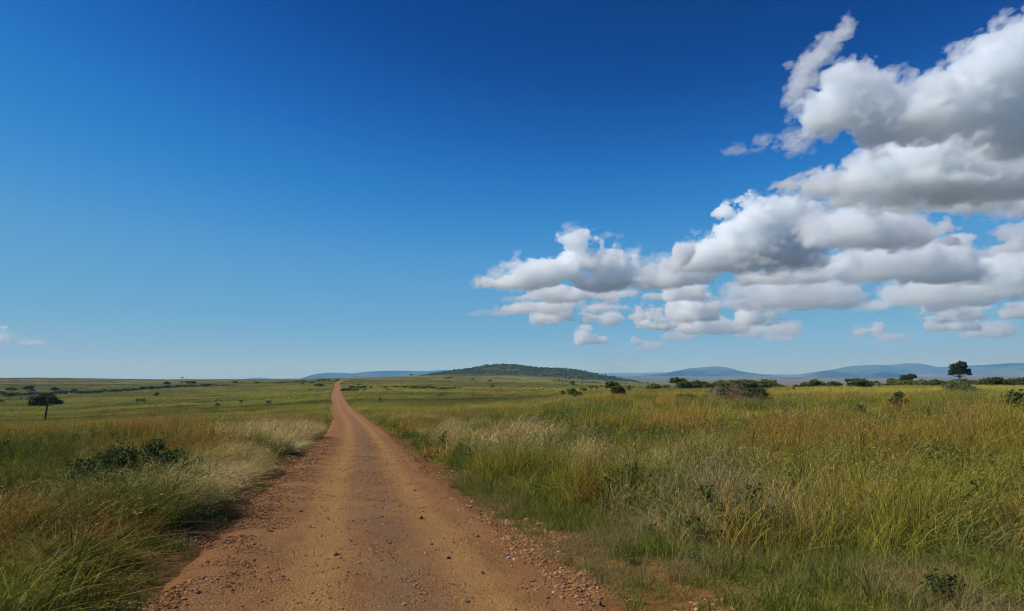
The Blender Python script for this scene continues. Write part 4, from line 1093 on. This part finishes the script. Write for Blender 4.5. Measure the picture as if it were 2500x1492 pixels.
stone(1361, 1410, 17, 12, 'brown', 'brown stone in the gravel windrow')
stone(1299, 1437, 13, 9, 'tan', 'small tan stone lying on the packed track by the windrow')
stone(1429, 1348, 13, 10, 'red', 'rust red stone among the verge turf')
stone(1142, 1488, 14, 9, 'grey', 'dark wedge-shaped stone on the smooth track')
stone(1028, 1277, 13, 10, 'brown', 'dark brown stone standing alone on the pale right-hand track')
stone(820, 1370, 14, 11, 'grey', 'grey stone on the left-hand track')
stone(879, 1393, 15, 7, 'tan', 'long narrow tan stone on the middle strip')
stone(867, 1425, 13, 8, 'tan', 'flat tan stone below the long narrow one')
stone(659, 1311, 18, 7, 'brown', 'long dark clod on the gravel shoulder')
stone(1095, 1377, 12, 11, 'brown', 'round brown stone beside the right-hand track')
for q in ((951, 1342, 10, 7), (1166, 1322, 10, 8), (735, 1260, 8, 6), (858, 1335, 9, 7), (1055, 1345, 9, 7), (1012, 1208, 8, 6), (1180, 1420, 10, 8), (1285, 1455, 10, 8), (690, 1430, 11, 8), (560, 1460, 12, 9), (620, 1390, 11, 8)):
    stone(*q, 'brown', 'small dark brown stone loose on the road', 'small dark stones on the road')
for q in ((1284, 1355, 9, 7), (1297, 1350, 9, 6), (935, 1297, 7, 5), (735, 1168, 7, 5), (1440, 1440, 8, 6), (1456, 1436, 7, 6)):
    stone(*q, 'white', 'small whitish chip of stone in the gravel', 'whitish stone chips')

# ---- dense bush on the hill and the scrub beyond the crest: far too many to count
cB = bpy.data.collections.new('hill_bush_kit')
for k in range(4):
    me = foliage(RT, rand_lobes(5, 4.2, 2.8, .3, .8), 110, .55, GRASS, f'hill_bush_{k}', .4); b_ = bpy.data.objects.new(f'hill_bush_{k}', me); cB.objects.link(b_)
hx = RT.uniform(-560, 620, 26000); hy = RT.uniform(2080, 3300, 26000)
c_, g_ = hill_mask(hx, hy); wgt = sstep(3, 14, np.maximum(c_ - base_height(hx, hy), 0) * g_)
clear = np.exp(-(((hx + 60) / 45) ** 2 + ((hy - 2420) / 90) ** 2))
k = RT.random(len(hx)) < wgt * (1 - .9 * clear) * (.35 + .65 * sstep(.35, .5, fbm(hx / 40, hy / 40, 3, 95))); hx, hy = hx[k], hy[k]; n = len(hx)
s = RT.uniform(.6, 1.2, n) * (1 + 1.1 * (RT.random(n) < .12))
scatter('hill_scrub', 'dense dark green bush covering the rounded hill', 'scrub', cB, np.stack([hx, hy, terrain_z(hx, hy) - .2], 1), np.stack([np.zeros(n), np.zeros(n), RT.uniform(0, 6.28, n)], 1), np.stack([s, s, s * RT.uniform(.8, 1.2, n)], 1), RT.integers(0, 4, n), np.array([.098, .150, .030]) * RT.uniform(.6, 1.3, (n, 1)))
sx_, sy_ = [], []
y_ = np.sqrt(RT.uniform(420**2, 3200**2, 30000)); u_ = RT.uniform(.06, .80, 30000); x_ = u_ * y_
dn = sstep(.52, .66, fbm(x_ / 160, y_ / 60, 4, 97)) * (.25 + .75 * sstep(.22, .10, u_)) * sstep(420, 700, y_)
k = (RT.random(len(x_)) < dn * .55); x_, y_ = x_[k], y_[k]; n = len(x_); s = RT.uniform(.5, 1.2, n)
scatter('plain_scrub', 'scattered dark scrub on the ground falling away to the plain', 'scrub', cB, np.stack([x_, y_, terrain_z(x_, y_) - .15], 1), np.stack([np.zeros(n), np.zeros(n), RT.uniform(0, 6.28, n)], 1), np.stack([s, s, s * RT.uniform(.6, 1., n)], 1), RT.integers(0, 4, n), np.array([.050, .066, .024]) * RT.uniform(.6, 1.3, (n, 1)))

# ---- leafy weeds growing all through the near grass, past counting
cW = bpy.data.collections.new('weed_kit')
for k in range(4):
    me = foliage(RT, [(RT.normal(0, .12), RT.normal(0, .12), RT.uniform(.15, .5), .16, .16, .14) for _ in range(5)], 190, .026, GRASS, f'weed_{k}', .5); b_ = bpy.data.objects.new(f'weed_{k}', me); cW.objects.link(b_)
x, y = field_points(6, 36, 2.6); k = RG.random(len(x)) < tall_zone(x, y) * sstep(.46, .60, fbm(x / 2.6 + 50, y / 2.6, 3, 99)); x, y = x[k], y[k]; n = len(x)
s = RG.uniform(.7, 1.5, n)
scatter('grassland_weeds', 'dark small-leaved weeds mixed all through the near grass', 'weeds', cW, np.stack([x, y, terrain_z(x, y)], 1), np.stack([np.zeros(n), np.zeros(n), RG.uniform(0, 6.28, n)], 1), np.stack([s, s, s * RG.uniform(.7, 1.3, n)], 1), RG.integers(0, 4, n),
        np.where((RG.random(n) < .25)[:, None], np.array([.14, .16, .03]), np.array([.085, .115, .022])) * RG.uniform(.7, 1.3, (n, 1)))

# ---------------------------------------------------------------- clouds: closed shapes filled with droplets
def bnoise(shape, feat, rg, aspect=(1, 1, 1)):
    """smooth noise on a grid, features about feat voxels across (separable cubic B-spline)"""
    mats, dims = [], []
    for n, sc in zip(shape, aspect):
        u = np.arange(n) / (feat * sc) + rg.random()
        c = int(u[-1]) + 4
        W = np.zeros((n, c), np.float32); i = u.astype(int); t = u - i
        for k, w in enumerate(((1 - t) ** 3 / 6, (3*t**3 - 6*t**2 + 4) / 6, (-3*t**3 + 3*t**2 + 3*t + 1) / 6, t**3 / 6)):
            W[np.arange(n), i + k] = w
        mats.append(W); dims.append(c)
    L = rg.standard_normal(dims).astype(np.float32)
    L = np.tensordot(mats[0], L, (1, 0))
    L = np.tensordot(L, mats[1], (1, 1)).transpose(0, 2, 1)
    L = np.tensordot(L, mats[2], (2, 1))
    return L * 2.2

def surface_nets(f):
    """quad mesh of the f > 0 region on a padded grid"""
    s = f > 0
    nx, ny, nz = f.shape
    cs = [(i, j, k) for i in (0, 1) for j in (0, 1) for k in (0, 1)]
    cnt = sum(s[i:nx-1+i, j:ny-1+j, k:nz-1+k].astype(np.int8) for i, j, k in cs)
    act = (cnt > 0) & (cnt < 8)
    ci, cj, ck = np.nonzero(act)
    vid = -np.ones(act.shape, np.int32); vid[act] = np.arange(len(ci))
    acc = np.zeros((len(ci), 3)); num = np.zeros(len(ci))
    base = np.stack([ci, cj, ck], 1).astype(float)
    for a in cs:
        for ax in range(3):
            if a[ax]: continue
            b = list(a); b[ax] = 1
            fa = f[ci + a[0], cj + a[1], ck + a[2]]; fb = f[ci + b[0], cj + b[1], ck + b[2]]
            m = (fa > 0) != (fb > 0)
            t = fa[m] / (fa[m] - fb[m])
            p = np.repeat(np.array([a], float), m.sum(), 0); p[:, ax] += t
            acc[m] += p; num[m] += 1
    verts = base + acc / num[:, None]
    fs = []
    for ax in range(3):
        sl0 = [slice(None)] * 3; sl1 = [slice(None)] * 3
        sl0[ax] = slice(0, -1); sl1[ax] = slice(1, None)
        d = s[tuple(sl0)].astype(np.int8) - s[tuple(sl1)].astype(np.int8)
        o1, o2 = [(1, 2), (2, 0), (0, 1)][ax]
        e = np.nonzero(d)
        ok = np.ones(len(e[0]), bool)
        for o in (o1, o2): ok &= (e[o] > 0) & (e[o] < f.shape[o] - 1)
        e = [q[ok] for q in e]; sg = d[tuple(e)]
        def cell(da, db):
            c = [q.copy() for q in e]; c[o1] = c[o1] + da; c[o2] = c[o2] + db
            return vid[tuple(c)]
        q = np.stack([cell(-1, -1), cell(0, -1), cell(0, 0), cell(-1, 0)], 1)
        q[sg < 0] = q[sg < 0][:, ::-1]
        fs.append(q)
    return verts, np.concatenate(fs)

def cloud_material(dens):
    m = NT('cloud_droplets')
    v = m.n('VolumePrincipled', None, Color=(0.970, 0.988, 0.9995, 1), Density=dens, Anisotropy=CLOUD_G)
    m.t.links.new(v.outputs[0], m.out.inputs['Volume'])
    return m.m
CLOUD_G = 0.3

def cloud(label, base_row, puffs, seed, vox=4.0, thick=30.0, rough=0.68, depth=0.9, flat=14.0, group=None, alt=1500.0, feat=(90, 45, 22, 11, 6), stretch=1.6, fringe=90.0, crumbs=.08):
    """puffs: (photo column, photo row, half width, half height) of each billow; the cloud floats at its real distance,
    that at which a base `alt` metres up is seen in photo row base_row"""
    D = alt * F / (HZ - base_row); s = D / F
    rg = np.random.default_rng(seed)
    P = np.array(puffs, float); P[:, 2:] *= 1.10
    pad = 3.5 * vox
    hw = P[:, 2]; hh = P[:, 3]; hd = np.sqrt(hw * hh) * depth
    x0, x1 = (P[:, 0] - hw * 1.35).min() - pad, (P[:, 0] + hw * 1.35).max() + pad
    z0, z1 = max((P[:, 1] - hh * 1.45).min(), -400) - pad, (P[:, 1] + hh * 1.45).max() + pad
    dz = rg.uniform(-.35, .35, len(P)) * hd
    y0, y1 = (dz - hd * 1.35).min() - pad, (dz + hd * 1.35).max() + pad
    gx = np.arange(x0, x1, vox, dtype=np.float32); gz = np.arange(z0, z1, vox, dtype=np.float32); gy = np.arange(y0, y1, vox, dtype=np.float32)
    sh = (len(gx), len(gy), len(gz))
    acc = np.zeros(sh, np.float32)
    for (cx, cz, rw, rh), cd, rd in zip(P, dz, hd):
        q = ((gx - cx) / rw)[:, None, None] ** 2 + ((gy - cd) / rd)[None, :, None] ** 2 + ((gz - cz) / rh)[None, None, :] ** 2
        w = min(rw, rh)
        acc += np.exp(np.clip(7.0 * (1 - np.sqrt(q)), -20, 20))
    f = np.log(acc + 1e-9) / 7.0
    amp, detail = rough, None
    for k, ft in enumerate(feat):
        n = bnoise(sh, ft / vox, rg, (1.5, 1.5, .85) if k < 3 else (1.15, 1.15, .9))
        f += amp * ((np.abs(n) - .58) if k else n * 0.7)
        amp *= 0.80
    wis = sum(bnoise(sh, ft / vox, rg, (1.4, 1.4, .9)) * w for ft, w in ((32, .26), (15, .22), (8, .18)))
    low = np.clip((gz - base_row)[None, None, :] / flat, 0, 8)
    f -= low
    def shape(g):
        v, q = surface_nets(np.pad(g[1:-1, 1:-1, 1:-1], 1, constant_values=-1.0))
        lab = np.arange(len(v))                       # keep the connected billows, drop loose crumbs
        for _ in range(400):
            m = lab[q].min(1); new = lab.copy(); np.minimum.at(new, q.ravel(), np.repeat(m, 4)); new = new[new]
            if (new == lab).all(): break
            lab = new
        cnt = np.bincount(lab, minlength=len(v)); ok = cnt[lab] > crumbs * cnt.max()
        q = q[ok[q[:, 0]]]; used = np.unique(q); re = np.zeros(len(v), int); re[used] = np.arange(len(used)); v, q = v[used], re[q]
        X = (gx[0] + v[:, 0] * vox - CX) * s; Y = D + (gy[0] + v[:, 1] * vox) * s * stretch; Z = EYE + (HZ - gz[0] - v[:, 2] * vox) * s
        return np.stack([X, Y, Z], 1), q[:, ::-1]
    V, q = shape(f)
    c0 = np.array([V[:, 0].mean(), V[:, 1].mean(), V[:, 2].min()])
    o = link('cloud', mesh_from('cloud', V - c0, q, cloud_material(0.87 / (thick * s)), True), None, c0)
    tag(o, label, 'cloud', group)
    if fringe:
        V, q = shape(f + 0.26 + 1.3 * wis)
        link('fringe', mesh_from('fringe', V - c0, q, cloud_material(1.0 / (fringe * s)), True), o)
    return o

def rowpuffs(x0, x1, yb, h, n, rg, lift=0.5):
    out = []
    n = n + 1
    for i in range(n):
        t = (i + .5) / n
        out.append((x0 + (x1 - x0) * t + rg.uniform(-.3, .3) * (x1 - x0) / n, yb - h * (lift + rg.uniform(-.15, .2)), (x1 - x0) / n * rg.uniform(.6, 1.3), h * rg.uniform(.25, .85)))
    return out
rc = np.random.default_rng(5)
C = []
cloud('bright cumulus bank with a curled crest, leading the whole cloud band', 702,
  [(1195, 690, 30, 14), (1235, 680, 36, 20), (1275, 664, 36, 28), (1310, 655, 32, 28), (1350, 672, 40, 26), (1388, 640, 26, 36), (1392, 605, 17, 22), (1376, 586, 15, 8), (1420, 612, 26, 24),
   (1440, 645, 36, 36), (1480, 636, 32, 30), (1515, 650, 30, 34), (1550, 636, 26, 28), (1585, 655, 32, 28), (1625, 650, 34, 24), (1500, 680, 60, 20), (1600, 680, 60, 18), (1665, 656, 40, 30), (1710, 662, 40, 28), (1420, 684, 60, 16), (1660, 685, 60, 16)], 1, vox=2.8, thick=13)
cloud('flat cloud layer tucked under the bright cumulus bank', 738, [(1275, 726, 36, 8), (1330, 720, 44, 12), (1400, 718, 50, 14), (1470, 722, 50, 12), (1540, 716, 46, 15), (1595, 722, 40, 10)], 21, vox=2.4, thick=16)
cloud('lowest thin shelf of cloud below the bright bank', 764, [(1255, 756, 30, 7), (1310, 750, 40, 10), (1380, 748, 46, 11), (1450, 752, 46, 8), (1520, 750, 44, 6)], 22, vox=2.4, thick=17)
cloud('tall white cumulus tower rising from the middle of the cloud band', 660,
  [(1715, 635, 36, 26), (1750, 620, 38, 36), (1790, 595, 40, 46), (1830, 575, 38, 46), (1868, 550, 32, 42), (1898, 520, 22, 28), (1905, 560, 36, 40), (1950, 570, 38, 34), (1880, 610, 60, 40), (1960, 615, 60, 30), (1820, 635, 60, 22), (1690, 646, 44, 18)], 2, vox=3.0, thick=13)
cloud('broad grey and white cloud sheet joined behind the tower', 606,
  [(1990, 560, 36, 26), (2040, 545, 40, 30), (2095, 540, 40, 30), (2150, 548, 40, 28), (2200, 545, 40, 30), (2255, 552, 40, 28), (2305, 558, 40, 24), (2350, 556, 34, 20), (2120, 580, 80, 18), (2230, 580, 80, 16), (2020, 585, 60, 14)], 23, vox=3.0, thick=21)
cloud('long grey-bottomed cloud layer under the white tower', 694,
  [(1860, 680, 40, 8), (1915, 668, 38, 16), (1960, 655, 36, 22), (2010, 650, 38, 24), (2060, 640, 38, 28), (2115, 640, 40, 30), (2170, 635, 40, 30), (2225, 640, 38, 30), (2275, 632, 34, 32), (2320, 640, 34, 34), (2350, 665, 40, 18), (2140, 672, 90, 14), (2250, 672, 80, 14), (1990, 676, 70, 10)], 3, vox=3.0, thick=20)
cloud('two-tiered flat cloud slab with a bright blunt end', 752,
  [(1790, 735, 36, 14), (1830, 722, 36, 20), (1870, 712, 40, 20), (1930, 708, 50, 16), (1990, 708, 50, 14), (1880, 738, 60, 13), (1950, 740, 60, 12), (2020, 735, 40, 9), (2040, 715, 30, 7)], 4, vox=2.8)
cloud('bright-topped cloud slab drifting at the lone end of the band', 760,
  [(2130, 748, 30, 11), (2175, 735, 36, 18), (2230, 722, 40, 22), (2290, 715, 40, 26), (2345, 705, 36, 28), (2390, 700, 36, 26), (2300, 738, 60, 13), (2440, 685, 50, 34), (2490, 670, 50, 44)], 5, vox=3.0)
cloud('soft white cloud sheet with a ragged leading edge', 474,
  [(1920, 455, 32, 16), (1965, 446, 38, 20), (2015, 440, 40, 24), (2070, 435, 44, 26), (2125, 430, 46, 28), (2185, 425, 48, 32), (2240, 405, 48, 40), (2295, 385, 48, 44), (2350, 365, 48, 44), (2405, 350, 46, 42), (2455, 365, 50, 50), (2520, 380, 60, 60), (2260, 445, 80, 22), (2380, 440, 80, 26), (2480, 440, 80, 28), (2085, 398, 30, 14), (2130, 392, 34, 16)], 6, vox=3.6, rough=.78, thick=27, fringe=60)
cloud('dark-bottomed slab of cloud under the soft white sheet', 524,
  [(2090, 505, 44, 10), (2150, 498, 46, 14), (2215, 494, 50, 16), (2285, 492, 54, 17), (2360, 490, 56, 18), (2440, 490, 60, 19), (2520, 490, 60, 20)], 24, vox=3.4, rough=.78, thick=30, fringe=60)
cloud('great white cloud climbing out of the top of the view', 352,
  [(1985, 300, 30, 26), (2010, 262, 34, 30), (2050, 238, 36, 34), (2095, 235, 40, 34), (2060, 290, 50, 32), (2140, 265, 46, 34), (2130, 312, 70, 24), (2200, 278, 46, 32), (2255, 268, 44, 32), (2310, 250, 46, 38), (2360, 222, 42, 46), (2405, 185, 40, 52), (2450, 160, 32, 48),
   (2492, 118, 30, 48), (2440, 230, 56, 54), (2530, 175, 46, 76), (2300, 305, 60, 24), (2390, 295, 66, 28), (2480, 290, 70, 44)], 7, vox=3.6, rough=.78, thick=27, fringe=60)
cloud('torn thin wisp of cloud standing up in the deep blue', 240,
  [(1943, 218, 14, 15), (1963, 192, 17, 20), (1984, 162, 16, 25), (2004, 136, 12, 20), (2030, 112, 14, 18), (2050, 86, 11, 17), (2066, 62, 8, 11), (1992, 198, 11, 15)], 8, vox=2.2, thick=60, rough=.95, flat=60, fringe=110, feat=(26, 13, 7, 4), crumbs=.02)
cloud('ragged low shred of cloud trailing from the great cloud', 372,
  [(1955, 330, 22, 26), (1925, 345, 26, 18), (1890, 345, 26, 12), (1945, 290, 12, 34), (1870, 340, 16, 8)], 9, vox=2.2, thick=110, rough=.95, flat=40, fringe=160, feat=(26, 13, 7, 4), crumbs=.02)
cloud('cumulus flank lit white beside the gap of blue', 640,
  [(2425, 620, 30, 16), (2460, 600, 30, 30), (2500, 580, 36, 44), (2540, 590, 60, 50)], 10, vox=3.4)
small = [
 ((1310, 1510, 790, 24), 'slim flat cloud just below the bright cumulus bank'), ((1565, 1655, 800, 22), 'small bright puff with a level base above the dark hill'),
 ((1640, 1735, 780, 42), 'small heaped cloud in the gap below the tower'), ((1655, 1800, 814, 30), 'long low cloud ending in a raised puff'),
 ((1815, 1940, 790, 34), 'bright little cumulus under the flat slab'), ((1800, 1935, 818, 20), 'faint grey shelf of cloud under the little cumulus'),
 ((1418, 1480, 838, 20), 'lone little puff high over the small blue peak'), ((1565, 1605, 853, 13), 'tiny puff low over the flat pale ridge'),
 ((1542, 1592, 840, 10), 'thin sliver of cloud above the tiny puff'), ((1620, 1690, 829, 14), 'small pale strip of cloud above the lone mountain'),
 ((2085, 2150, 815, 18), 'neat oval puff above the stepped range'), ((2240, 2390, 782, 34), 'broken grey clump of cloud above the umbrella tree'),
 ((2260, 2380, 806, 16), 'thin torn layer just under the broken grey clump'), ((2360, 2460, 822, 18), 'pale streak of cloud at the outer edge over the range'), ((2460, 2530, 772, 26), 'flat bright cloud cut by the edge of view'),
 ((1540, 1610, 778, 20), 'soft grey puff beside the slim flat cloud'), ((1640, 1712, 730, 34), 'soft puff hanging under the saddle of the cloud band'),
 ((-20, 38, 834, 20), 'faint little cloud low over the open left skyline'), ((44, 104, 841, 10), 'faint flat cloud beside the low skyline cloud'),
 ((2155, 2215, 832, 12), 'faint scrap of cloud below the neat oval puff'), ((1870, 1930, 829, 9), 'faint flat scrap near the faint grey shelf'),
 ((1630, 1720, 612, 14), None)]
for k, ((xa, xb, yb, h), lab) in enumerate(small[:-1]):
    n = max(3, int(round((xb - xa) / (h * 0.8))))
    cloud(lab, yb, rowpuffs(xa, xb, yb, h, n, rc), 40 + k, vox=1.6, thick=16.0 if 'faint' not in lab and 'pale' not in lab else 40, feat=(22, 11, 6, 3.5), flat=7.0, fringe=60.0, rough=.75, crumbs=.04)
cloud('tiny curled tuft above the saddle of the cloud band', 640, [(1668, 622, 10, 18), (1660, 606, 12, 8), (1682, 612, 8, 12)], 80, vox=2.0, thick=12, rough=.5, flat=30)
for k, (xa, xb, yb, h, lab) in enumerate(((1100, 1150, 846, 8, 'faint scrap of cloud over the long blue ridge'), (1075, 1120, 892, 6, 'faint low streak just above the long blue ridge'), (1160, 1260, 768, 8, 'thin shreds of cloud off the tip of the bright bank'),
    (1770, 1820, 376, 9, 'small thin shred of cloud adrift in the open blue'), (2290, 2330, 868, 10, 'faint puff low above the tall round-crowned tree'), (1500, 1545, 866, 8, 'faintest puff low over the plain'))):
    cloud(lab, yb, rowpuffs(xa, xb, yb, h, 3, rc), 120 + k, vox=1.8, thick=110, feat=(30, 15, 8, 4), flat=6.0, fringe=150.0, rough=1.0)
